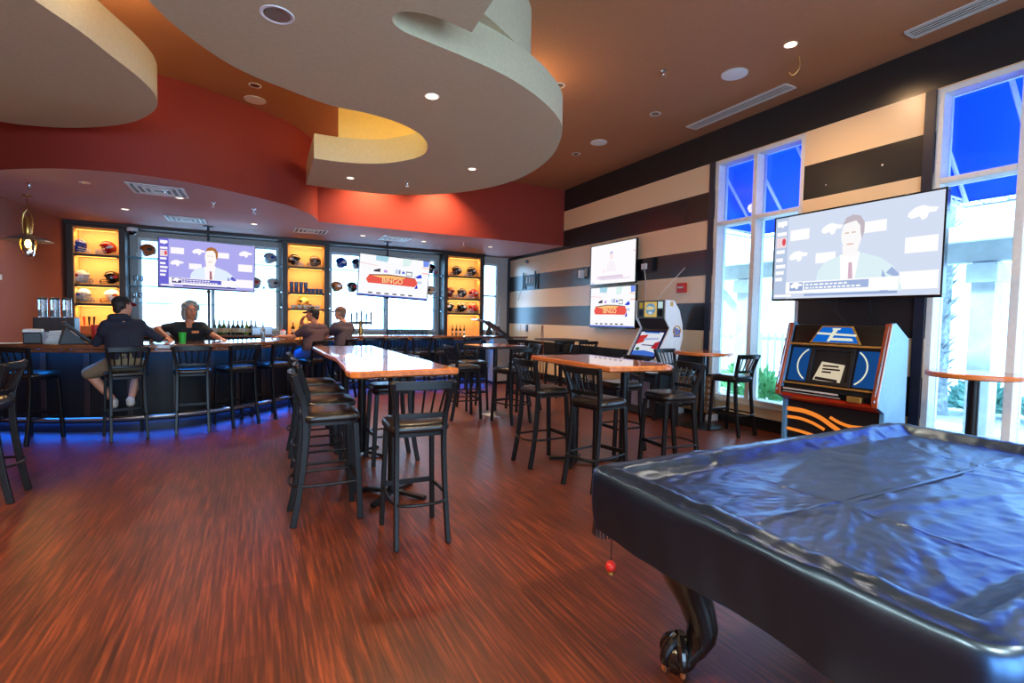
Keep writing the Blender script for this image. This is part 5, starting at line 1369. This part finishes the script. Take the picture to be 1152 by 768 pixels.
def linear_vent(y0, y1, label):
    L = y1 - y0; t = thing('linear_vent', label, 'vent', (5.97, (y0 + y1) / 2, H), 0, 'long ceiling vents')
    MB().box(-.10, .10, -L / 2, L / 2, -.003, -.0005).build('backing', M['black'], t, smooth=0)
    f = MB()
    for s in (-1, 1): f.box(s * .1 - .012, s * .1 + .012, -L / 2, L / 2, -.012, -.0005)
    for s in (-1, 1): f.box(-.088, .088, s * (L / 2) - .012, s * L / 2 + .012, -.012, -.0005)
    f.build('frame', M['offwhite'], t)
    for i in range(4): MB().box(-.066 + i * .044 - .009, -.066 + i * .044 + .009, -L / 2 + .013, L / 2 - .013, -.010, -.004).build('slat', M['offwhite'], t)
linear_vent(4.1, 5.7, 'long slatted air vent in the tan ceiling above the farther tall window'); linear_vent(1.0, 2.82, 'long slatted air vent in the tan ceiling at the top right')
def diffuser(x, y, w, label):
    t = thing('air_diffuser', label, 'vent', (x, y, 3.2), 0, 'square soffit air grilles')
    MB().box(-w, w, -w, w, -.004, -.0005).build('backing', M['black'], t, smooth=0)
    for k in range(4):
        a = w * (1 - .24 * k); b = a - w * .10; z1 = -.006 - .003 * k; f = MB()
        f.box(-a, a, -a, -b, z1 - .008, z1); f.box(-a, a, b, a, z1 - .008, z1); f.box(-a, -b, -b, b, z1 - .008, z1); f.box(b, a, -b, b, z1 - .008, z1)
        f.build('frame' if k == 0 else 'vane', M['white'], t, smooth=0)
diffuser(-1.18, 8.55, .33, 'white louvred air grille at the near curved edge of the bar soffit'); diffuser(-1.1, 10.92, .31, 'white louvred air grille in the soffit above the left bar screen'); diffuser(1.02, 10.95, .31, 'air grille in the soffit above the middle shelf column'); diffuser(2.73, 10.95, .31, 'air grille in the soffit above the right bar screen')

# ------------------------------------------------------------------ hanging lantern
t = thing('hanging_lantern', 'brass hanging lantern with a wide flat shade and glowing glass', 'lantern', (-3.0, 10.0, 2.28))
MB().lathe([(.06, .905), (.06, .919)], 20).build('canopy', M['brass'], t)
for i in range(11): MB().tube([(.008 * math.cos(a) * (i % 2), .008 * math.cos(a) * (1 - i % 2), .715 + .018 * i + .014 * math.sin(a)) for a in [2 * PI * j / 8 for j in range(8)]], .002, 4, loop=True).build('chain_link', M['brass'], t)
MB().tube([(-.05, 0, .36), (-.06, 0, .5), (-.045, 0, .64), (0, 0, .71), (.045, 0, .64), (.06, 0, .5), (.05, 0, .36)], .008, 8).build('handle', M['brass'], t)
MB().lathe([(.035, .34), (.04, .36), (.038, .58), (.025, .6)], 18).build('cap_tube', M['brass'], t)
MB().lathe([(.06, .34), (.29, .245), (.292, .238), (.06, .325)], 36).build('shade', M['steel'], t, smooth=30)
MB().lathe([(.065, .10), (.07, .13), (.068, .28), (.05, .325)], 20, cap=False).build('glass_globe', M['glass'], t)
MB().ell((0, 0, .20), (.036, .036, .06), 14, 10).build('bulb', emis('lantern_bulb', (255, 196, 90), 30), t)
MB().lathe([(.02, .0), (.06, .02), (.078, .07), (.07, .10), (.03, .105)], 22).build('oil_font', M['chrome'], t)
for s in (-1, 1): MB().tube([(s * .07, 0, .09), (s * .095, 0, .2), (s * .06, 0, .335)], .006, 6).build('guard_wire', M['brass'], t)
la = bpy.data.lights.new('lantern_light', 'POINT'); la.energy = 12; la.color = (1, .62, .25); la.shadow_soft_size = .05
lo = bpy.data.objects.new('lantern_light', la); COL.objects.link(lo); lo.location = (-2.93, 9.93, 2.40)

# ------------------------------------------------------------------ people
def V(*a): return Vector(a)
def head_geo(mb, c, f, u, s=1.0):
    """skull, jaw, nose, ears, chin about the head centre c, facing f"""
    f = f.normalized(); r = f.cross(u).normalized(); u = r.cross(f).normalized()
    B = Matrix(((r.x, f.x, u.x, c.x), (r.y, f.y, u.y, c.y), (r.z, f.z, u.z, c.z), (0, 0, 0, 1))) @ Matrix.Scale(s, 4)
    E = lambda p, rr, n=16, k=10: mb.ell(p, rr, n, k, 0, B)
    E((0, -.012, .03), (.075, .093, .085)); E((0, .018, -.035), (.060, .070, .075)); E((0, .05, -.085), (.03, .028, .024))
    E((0, .092, -.012), (.013, .016, .022), 10, 6); E((0, .082, .02), (.012, .012, .03), 10, 6)
    for sd in (-1, 1):
        E((sd * .077, -.005, -.005), (.010, .020, .032), 10, 6); E((sd * .04, .06, -.015), (.022, .018, .02), 10, 6)
    E((0, .075, .038), (.05, .016, .010), 12, 6); E((0, .083, -.052), (.024, .010, .007), 10, 6)
    return B
def face_parts(B, parent, hairm):
    mi = M['eye_white'] if 'eye_white' in M else M.setdefault('eye_white', mat('eye_white', (236, 232, 226), .3))
    ir = M['eye_iris'] if 'eye_iris' in M else M.setdefault('eye_iris', mat('eye_iris', (48, 32, 24), .2)); lp = M.setdefault('lip', mat('lip', (176, 92, 84), .5)) if 'lip' not in M else M['lip']
    for sd in (-1, 1):
        o = MB().ell((sd * .031, .070, .014), (.0125, .010, .0085), 12, 8, 0, B).build('eye', mi, parent); MB().ell((sd * .031, .0775, .014), (.0058, .0042, .0062), 10, 6, 0, B).build('iris', ir, o)
        MB().tube([B @ Vector((sd * .014, .082, .033)), B @ Vector((sd * .034, .079, .039)), B @ Vector((sd * .052, .062, .032))], .0035, 6).build('eyebrow', hairm, parent)
    MB().tube([B @ Vector((-.024, .083, -.050)), B @ Vector((0, .093, -.053)), B @ Vector((.024, .083, -.050))], [.003, .006, .003], 6).build('mouth', lp, parent)
def hand_geo(mb, w, d, n, s=1.0, curl=.5, thumb=1):
    """palm and five unequal fingers from wrist w along d, palm normal n"""
    d = d.normalized(); n = (n - d * n.dot(d)).normalized(); x = d.cross(n)
    pc = w + d * .045 * s
    for k in (-.028, -.01, .008, .026): mb.capsule(w + x * k * .6 * s, .014 * s, w + d * .085 * s + x * k * s, .0115 * s, 8)
    for i, (k, L) in enumerate(((-.028, .062), (-.0095, .072), (.009, .078), (.0275, .068))):
        b = w + d * .085 * s + x * k * s; a = curl * .5; p1 = b + (d * math.cos(a) + n * math.sin(a)) * L * .48 * s; a = curl * 1.3; p2 = p1 + (d * math.cos(a) + n * math.sin(a)) * L * .32 * s; a = curl * 2.0; p3 = p2 + (d * math.cos(a) + n * math.sin(a)) * L * .24 * s
        mb.capsule(b, .0098 * s, p1, .0088 * s, 8); mb.capsule(p1, .0088 * s, p2, .008 * s, 8); mb.capsule(p2, .008 * s, p3, .0068 * s, 8)
    b = w + d * .022 * s + x * .026 * s * thumb; p1 = b + (d * .6 + x * thumb * .7 + n * .25).normalized() * .042 * s; p2 = p1 + (d * .85 + x * thumb * .25 + n * .4).normalized() * .034 * s
    mb.capsule(b, .0135 * s, p1, .011 * s, 8); mb.capsule(p1, .011 * s, p2, .008 * s, 8)

def person(label, J, look, style):
    """J: joints in world space; body, clothing, hair and cap are built on them"""
    sk = MB(); c = J['head']; up = (c - J['neck']).normalized() * .5 + V(0, 0, .6)
    B = head_geo(sk, c, look, up)
    sk.capsule(J['neck'] - V(0, 0, .03), .056, c - V(0, 0, .06) - look.normalized() * .02, .050)
    def limb(mb, pts, rr):
        for i in range(len(pts) - 1): mb.capsule(pts[i], rr[i], pts[i + 1], rr[i + 1])
    chest, pel = J['chest'], J['pelvis']
    sh = [J['shL'], J['shR']]
    ax = (sh[1] - sh[0]).normalized()
    def torso(mb, g):
        if g and style.get('vneck'):
            mb.capsule(sh[0], .062 + g, sh[0].lerp(sh[1], .26), .060 + g); mb.capsule(sh[1], .062 + g, sh[1].lerp(sh[0], .26), .060 + g)
        else: mb.capsule(sh[0], .062 + g, sh[1], .062 + g)
        for k in (-1, 0, 1): mb.capsule(chest + ax * .075 * k, .105 + g, pel + ax * .065 * k + V(0, 0, .05), .100 + g)
        mb.capsule(sh[0] + V(0, 0, -.06), .085 + g, chest - ax * .05, .105 + g); mb.capsule(sh[1] + V(0, 0, -.06), .085 + g, chest + ax * .05, .105 + g)
        if not (g and style.get('vneck')): mb.capsule(sh[0] * .7 + sh[1] * .3 + V(0, 0, .035), .045 + g, sh[1] * .7 + sh[0] * .3 + V(0, 0, .035), .045 + g)
    torso(sk, 0)
    arms = {}
    for s in 'LR':
        limb(sk, [J['sh' + s], J['el' + s], J['wr' + s]], [.050, .040, .027])
        h = style['hands'][s]; hand_geo(sk, J['wr' + s], h[0], h[1], .98, h[2], h[3])
    for s in 'LR':
        if 'kn' + s in J:
            limb(sk, [J['hip' + s], J['kn' + s], J['kn' + s] * .6 + J['an' + s] * .4, J['an' + s]], [.085, .056, .054, .036])
            d = style['toe'][s].normalized(); sk.capsule(J['an' + s] - V(0, 0, .05) - d * .05, .030, J['an' + s] - V(0, 0, .06) + d * .13, .024)
    for k in (-1, 1): sk.capsule(pel + ax * .07 * k, .105, pel + V(0, 0, .05), .1)
    body = sk.build('person', style['skin'], remesh=.009, smoothit=3)
    tag(body, label, 'person')
    face_parts(B, body, style['hair'])
    # upper garment
    g = MB(); torso(g, .014)
    for s in 'LR':
        e = J['el' + s]; w = J['wr' + s]; hsh = J['sh' + s]
        if style['sleeve'] == 'long': limb(g, [hsh, e, w - (w - e) * .08], [.058, .052, .040])
        else: limb(g, [hsh, hsh.lerp(e, .62)], [.068, .060])
    if style.get('hood'): g.capsule(J['neck'] - look.normalized() * .05 - ax * .06, .05, J['neck'] - look.normalized() * .05 + ax * .06, .05)
    top = g.build('shirt', style['shirt'], body, remesh=.010, smoothit=4)
    # lower garment
    if 'knL' in J:
        g = MB()
        for k in (-1, 0, 1): g.capsule(pel + ax * .07 * k, .118, pel + V(0, 0, .06) + ax * .05 * k, .112)
        for s in 'LR':
            if style['legs'] == 'short': limb(g, [J['hip' + s], J['hip' + s].lerp(J['kn' + s], .98)], [.105, .080])
            else: limb(g, [J['hip' + s], J['kn' + s], J['an' + s] + V(0, 0, .03)], [.102, .078, .058])
        g.build('shorts' if style['legs'] == 'short' else 'trousers', style['pants'], body, remesh=.011, smoothit=4)
        for s in 'LR':
            d = style['toe'][s].normalized(); g = MB(); a = J['an' + s] - V(0, 0, .055)
            g.capsule(a - d * .055, .044, a + d * .12 - V(0, 0, .008), .038); g.capsule(a - d * .055 + V(0, 0, .04), .046, a, .042)
            g.build('shoe', style['shoe'], body, remesh=.009, smoothit=2)
    # hair and cap
    g = MB()
    if style['hairstyle'] == 'bob':
        g.ell((0, -.034, .046), (.092, .098, .090), 18, 12, 0, B); 
        for sd in (-1, 1):
            g.ell((sd * .078, -.03, -.03), (.026, .062, .085), 12, 10, 0, B); g.ell((sd * .068, -.02, -.09), (.028, .05, .05), 12, 8, 0, B); g.ell((sd * .055, .05, .082), (.032, .026, .024), 12, 8, 0, B)
        g.ell((0, -.08, -.05), (.07, .04, .085), 14, 10, 0, B)
        rnd = random.Random(3)
        for i in range(46):
            th = rnd.uniform(.1, 1.9); ph = rnd.uniform(PI * .95, PI * 2.05); q_ = Vector((.098 * math.sin(th) * math.cos(ph), .02 + .105 * math.sin(th) * math.sin(ph), .045 + .10 * math.cos(th)))
            g.ell(q_, (.026, .026, .022), 8, 6, 0, B)
    else:
        g.ell((0, -.022, .032), (.080, .094, .085), 18, 12, 0, B); g.ell((0, -.07, -.035), (.058, .034, .05), 14, 8, 0, B)
        for sd in (-1, 1): g.ell((sd * .074, -.03, -.005), (.010, .03, .035), 10, 6, 0, B)
    # keep the face clear
    Bi = B.inverted()
    g.v = [v if (Bi @ v).y < .05 or (Bi @ v).z > .06 else B @ Vector(((Bi @ v).x, .045, (Bi @ v).z)) for v in g.v]
    g.build('hair', style['hair'], body, remesh=.009, smoothit=2)
    if style.get('cap'):
        g = MB(); rs = []
        for th, k in ((88, 1.0), (70, 1.0), (50, 1.0), (30, 1.0), (12, 1.0)):
            t_ = R(th); rs.append([B @ Vector((.088 * math.sin(t_) * math.cos(a), -.012 + .106 * math.sin(t_) * math.sin(a), .048 + .092 * math.cos(t_))) for a in [2 * PI * i / 24 for i in range(24)]])
        g.rings(rs); cap = g.build('cap', style['cap'], body)
        g = MB(); rs = []
        for y, w, z in ((.075, .078, .056), (.11, .074, .052), (.145, .060, .044), (.168, .034, .036)):
            rs.append([B @ Vector((x * w, y - .03 * x * x, z - .012 * x * x + dz)) for x, dz in ((-1, 0), (-.5, 0), (0, 0), (.5, 0), (1, 0), (1, .005), (.5, .005), (0, .005), (-.5, .005), (-1, .005))])
        g.rings(rs); g.build('brim', style.get('brim', style['cap']), cap)
    return body, B, top
def cloth(n, c): return mat(n, c, .85, var=.16, scale=90, bump=.15)
hairD = mat('dark_hair', (36, 26, 20), .6, var=.3, scale=80); hairG = mat('grey_hair', (136, 136, 130), .6, var=.3, scale=80, bump=.3)
skinA = mat('skin_fair', (206, 146, 116), .5, var=.05); skinB = mat('skin_tan', (190, 122, 90), .5, var=.05)
# 1: man in dark hoodie seen from behind, elbows on the bar
J = dict(head=V(-1.41, 7.52, 1.55), neck=V(-1.40, 7.46, 1.42), chest=V(-1.39, 7.44, 1.22), pelvis=V(-1.37, 7.36, .90), shL=V(-1.545, 7.43, 1.325), shR=V(-1.255, 7.52, 1.335),
         elL=V(-1.66, 7.50, 1.12), wrL=V(-1.56, 7.72, 1.15), elR=V(-1.06, 7.56, 1.165), wrR=V(-1.12, 7.80, 1.15),
         hipL=V(-1.47, 7.38, .88), hipR=V(-1.28, 7.42, .88), knL=V(-1.74, 7.52, .76), knR=V(-1.30, 7.82 - .12, .74), anL=V(-1.52, 7.55, .42), anR=V(-1.36, 7.62, .42))
person('man seen from behind at the bar in dark hoodie, khaki shorts and red-brimmed cap', J, V(.75, .75, -.08),
       dict(skin=skinA, hair=hairD, hairstyle='short', cap=cloth('black_cap', (24, 24, 28)), brim=cloth('red_brim', (150, 26, 30)), shirt=cloth('navy_hoodie', (32, 36, 52)), sleeve='long', hood=True, legs='short', pants=cloth('khaki_shorts', (134, 120, 92)), shoe=mat('pale_shoe', (190, 186, 176), .6),
            hands=dict(L=(V(.4, .8, -.15), V(0, 0, -1), .5, 1), R=(V(-.5, .8, -.1), V(0, 0, -1), .5, -1)), toe=dict(L=V(-.2, .9, -.1), R=V(.0, .9, -.1))))
# 2: bartender
J = dict(head=V(-.83, 8.62, 1.52), neck=V(-.84, 8.64, 1.385), chest=V(-.84, 8.65, 1.20), pelvis=V(-.85, 8.72, .90), shL=V(-.69, 8.62, 1.295), shR=V(-.99, 8.62, 1.295),
         elL=V(-.52, 8.50, 1.16), wrL=V(-.44, 8.42, 1.13), elR=V(-1.22, 8.56, 1.26), wrR=V(-1.08, 8.44, 1.14),
         hipL=V(-.76, 8.72, .90), hipR=V(-.94, 8.72, .90), knL=V(-.75, 8.74, .50), knR=V(-.95, 8.74, .50), anL=V(-.75, 8.78, .10), anR=V(-.95, 8.78, .10))
b, B, top = person('bartender with grey bobbed hair and a black V-neck shirt leaning on the bar', J, V(.38, -.92, .0),
       dict(vneck=True, skin=skinB, hair=hairG, hairstyle='bob', shirt=cloth('black_tee', (26, 28, 30)), sleeve='short', legs='long', pants=cloth('black_trousers', (24, 24, 28)), shoe=mat('black_shoe', (22, 22, 24), .5),
            hands=dict(L=(V(.3, -.6, -.1), V(0, 0, -1), .35, 1), R=(V(.4, -.7, -.3), V(0, 0, -1), .6, -1)), toe=dict(L=V(0, -1, 0), R=V(0, -1, 0))))
MB().box(-.045, .045, -.004, .004, -.018, .018, 0, Matrix.Translation(V(-.76, 8.522, 1.22)) @ Matrix.Rotation(R(5), 4, 'Z')).build('shirt_badge', mat('orange_badge', (230, 130, 60), .5), top, bevel=.004)
# 3: man in maroon shirt, black cap, hand at mouth
J = dict(head=V(.86, 8.93, 1.50), neck=V(.90, 8.88, 1.37), chest=V(.88, 8.86, 1.17), pelvis=V(.83, 8.72, .89), shL=V(.74, 8.74, 1.28), shR=V(1.03, 8.98, 1.28),
         elL=V(.56, 8.78, 1.135), wrL=V(.37, 8.90, 1.14), elR=V(.80, 9.12, 1.16), wrR=V(.70, 9.02, 1.38),
         hipL=V(.74, 8.70, .88), hipR=V(.90, 8.84, .88), knL=V(.46, 8.96, .78), knR=V(.62, 9.12, .78), anL=V(.52, 8.88, .40), anR=V(.68, 9.04, .40))
person('man in maroon T-shirt and black cap, hand at his mouth, at the bar', J, V(-.95, .35, -.02),
       dict(skin=skinB, hair=hairD, hairstyle='short', cap=M['black'], shirt=cloth('maroon_tee', (74, 52, 60)), sleeve='short', legs='long', pants=cloth('blue_jeans', (44, 66, 120)), shoe=M['black'],
            hands=dict(L=(V(-.8, .5, -.05), V(0, 0, -1), .5, 1), R=(V(.35, -.2, .9), V(.6, -.5, .1), 1.0, -1)), toe=dict(L=V(-.6, .7, -.1), R=V(-.6, .7, -.1))))
# 4: man in brown cap
J = dict(head=V(1.40, 9.62, 1.53), neck=V(1.46, 9.58, 1.40), chest=V(1.45, 9.55, 1.20), pelvis=V(1.42, 9.42, .89), shL=V(1.30, 9.42, 1.31), shR=V(1.58, 9.70, 1.31),
         elL=V(1.16, 9.50, 1.12), wrL=V(1.04, 9.72, 1.14), elR=V(1.42, 9.86, 1.13), wrR=V(1.22, 9.92, 1.14),
         hipL=V(1.34, 9.36, .88), hipR=V(1.48, 9.52, .88), knL=V(1.06, 9.58, .78), knR=V(1.20, 9.76, .78), anL=V(1.14, 9.52, .40), anR=V(1.28, 9.70, .40))
person('man in a black T-shirt and brown cap seated at the bar beside the beer taps', J, V(-.92, .38, -.02),
       dict(skin=skinA, hair=mat('grey_brown_hair', (120, 104, 92), .6), hairstyle='short', cap=cloth('brown_cap', (92, 66, 54)), shirt=cloth('dark_tee', (52, 44, 58)), sleeve='short', legs='long', pants=cloth('dark_jeans', (36, 44, 70)), shoe=M['black'],
            hands=dict(L=(V(-.5, .7, -.1), V(0, 0, -1), .5, 1), R=(V(-.8, .3, -.05), V(0, 0, -1), .5, -1)), toe=dict(L=V(-.6, .7, -.1), R=V(-.6, .7, -.1))))

# ------------------------------------------------------------------ light
w = bpy.data.worlds.new('sky'); sc.world = w; w.use_nodes = True
nt = w.node_tree; bg = nt.nodes['Background']
bg.inputs['Color'].default_value = (.44, .70, 1.0, 1); bg.inputs['Strength'].default_value = 10.5
sun = bpy.data.lights.new('sun', 'SUN'); sun.energy = 9.0; sun.angle = R(3); sun.color = (.92, .97, 1)
so_ = bpy.data.objects.new('sun', sun); COL.objects.link(so_); so_.location = (-4, 0, 12)
so_.rotation_euler = Vector((.42, .12, -.9)).to_track_quat('-Z', 'Y').to_euler()
def portal(x, y, z, sx, sy, rot):
    la = bpy.data.lights.new('window_portal', 'AREA'); la.shape = 'RECTANGLE'; la.size = sx; la.size_y = sy; la.cycles.is_portal = True
    o = bpy.data.objects.new('window_portal', la); COL.objects.link(o); o.location = (x, y, z); o.rotation_euler = rot
for y0, y1, z0, z1 in openings: portal(XW + TW + .02, (y0 + y1) / 2, (z0 + z1) / 2, z1 - z0, y1 - y0, (0, R(90), 0))
for x0, x1, z0, z1 in bw: portal((x0 + x1) / 2, 12.92, (z0 + z1) / 2, x1 - x0, z1 - z0, (R(-90), 0, 0))
for x0, x1, z0, z1 in ro: portal((x0 + x1) / 2, -3.62, (z0 + z1) / 2, x1 - x0, z1 - z0, (R(90), 0, 0))
# cove lamp inside the cloud cut-out
la = bpy.data.lights.new('cove_light', 'POINT'); la.energy = 18; la.color = (1, .78, .3); la.shadow_soft_size = .1
o = bpy.data.objects.new('cove_light', la); COL.objects.link(o); o.location = (1.25, 6.3, 4.15)
# warm cove lamps laid on top of the plaster clouds
for x, y, en in ((-2.2, 7.2, 16), (-1.25, 5.6, 16), (.3, 4.6, 16), (3.1, 7.6, 14), (1.9, 8.3, 14), (3.0, 5.5, 12), (-1.1, 4.6, 12)):
    la = bpy.data.lights.new('cove_light', 'POINT'); la.energy = en; la.color = (1, .66, .34); la.shadow_soft_size = .12
    o = bpy.data.objects.new('cove_light', la); COL.objects.link(o); o.location = (x, y, 4.08)
# unseen ceiling lamps added as warm fill (behind the viewer)
for i, (x, y) in enumerate(((-1.5, 1.0), (1.5, -.8), (4.3, -.6), (-2.6, 3.0))):
    downlight(x, y, H, ('added fill lamp overhead at the left behind the viewer', 'added fill lamp behind the viewer', 'added unseen fill lamp above the pool table', 'added unseen fill lamp near the left wall')[i], 2, .07, 700, 150)
sc.view_settings.view_transform = 'Standard'; sc.view_settings.look = 'None'; sc.view_settings.exposure = 0.0; sc.view_settings.gamma = 1.0
sc.view_settings.use_curve_mapping = False
sc.cycles.use_denoising = True
sc.cycles.max_bounces = 8; sc.cycles.diffuse_bounces = 4; sc.cycles.glossy_bounces = 4; sc.cycles.transparent_max_bounces = 16
sc.cycles.sample_clamp_indirect = 6.0; sc.cycles.caustics_reflective = False; sc.cycles.caustics_refractive = False
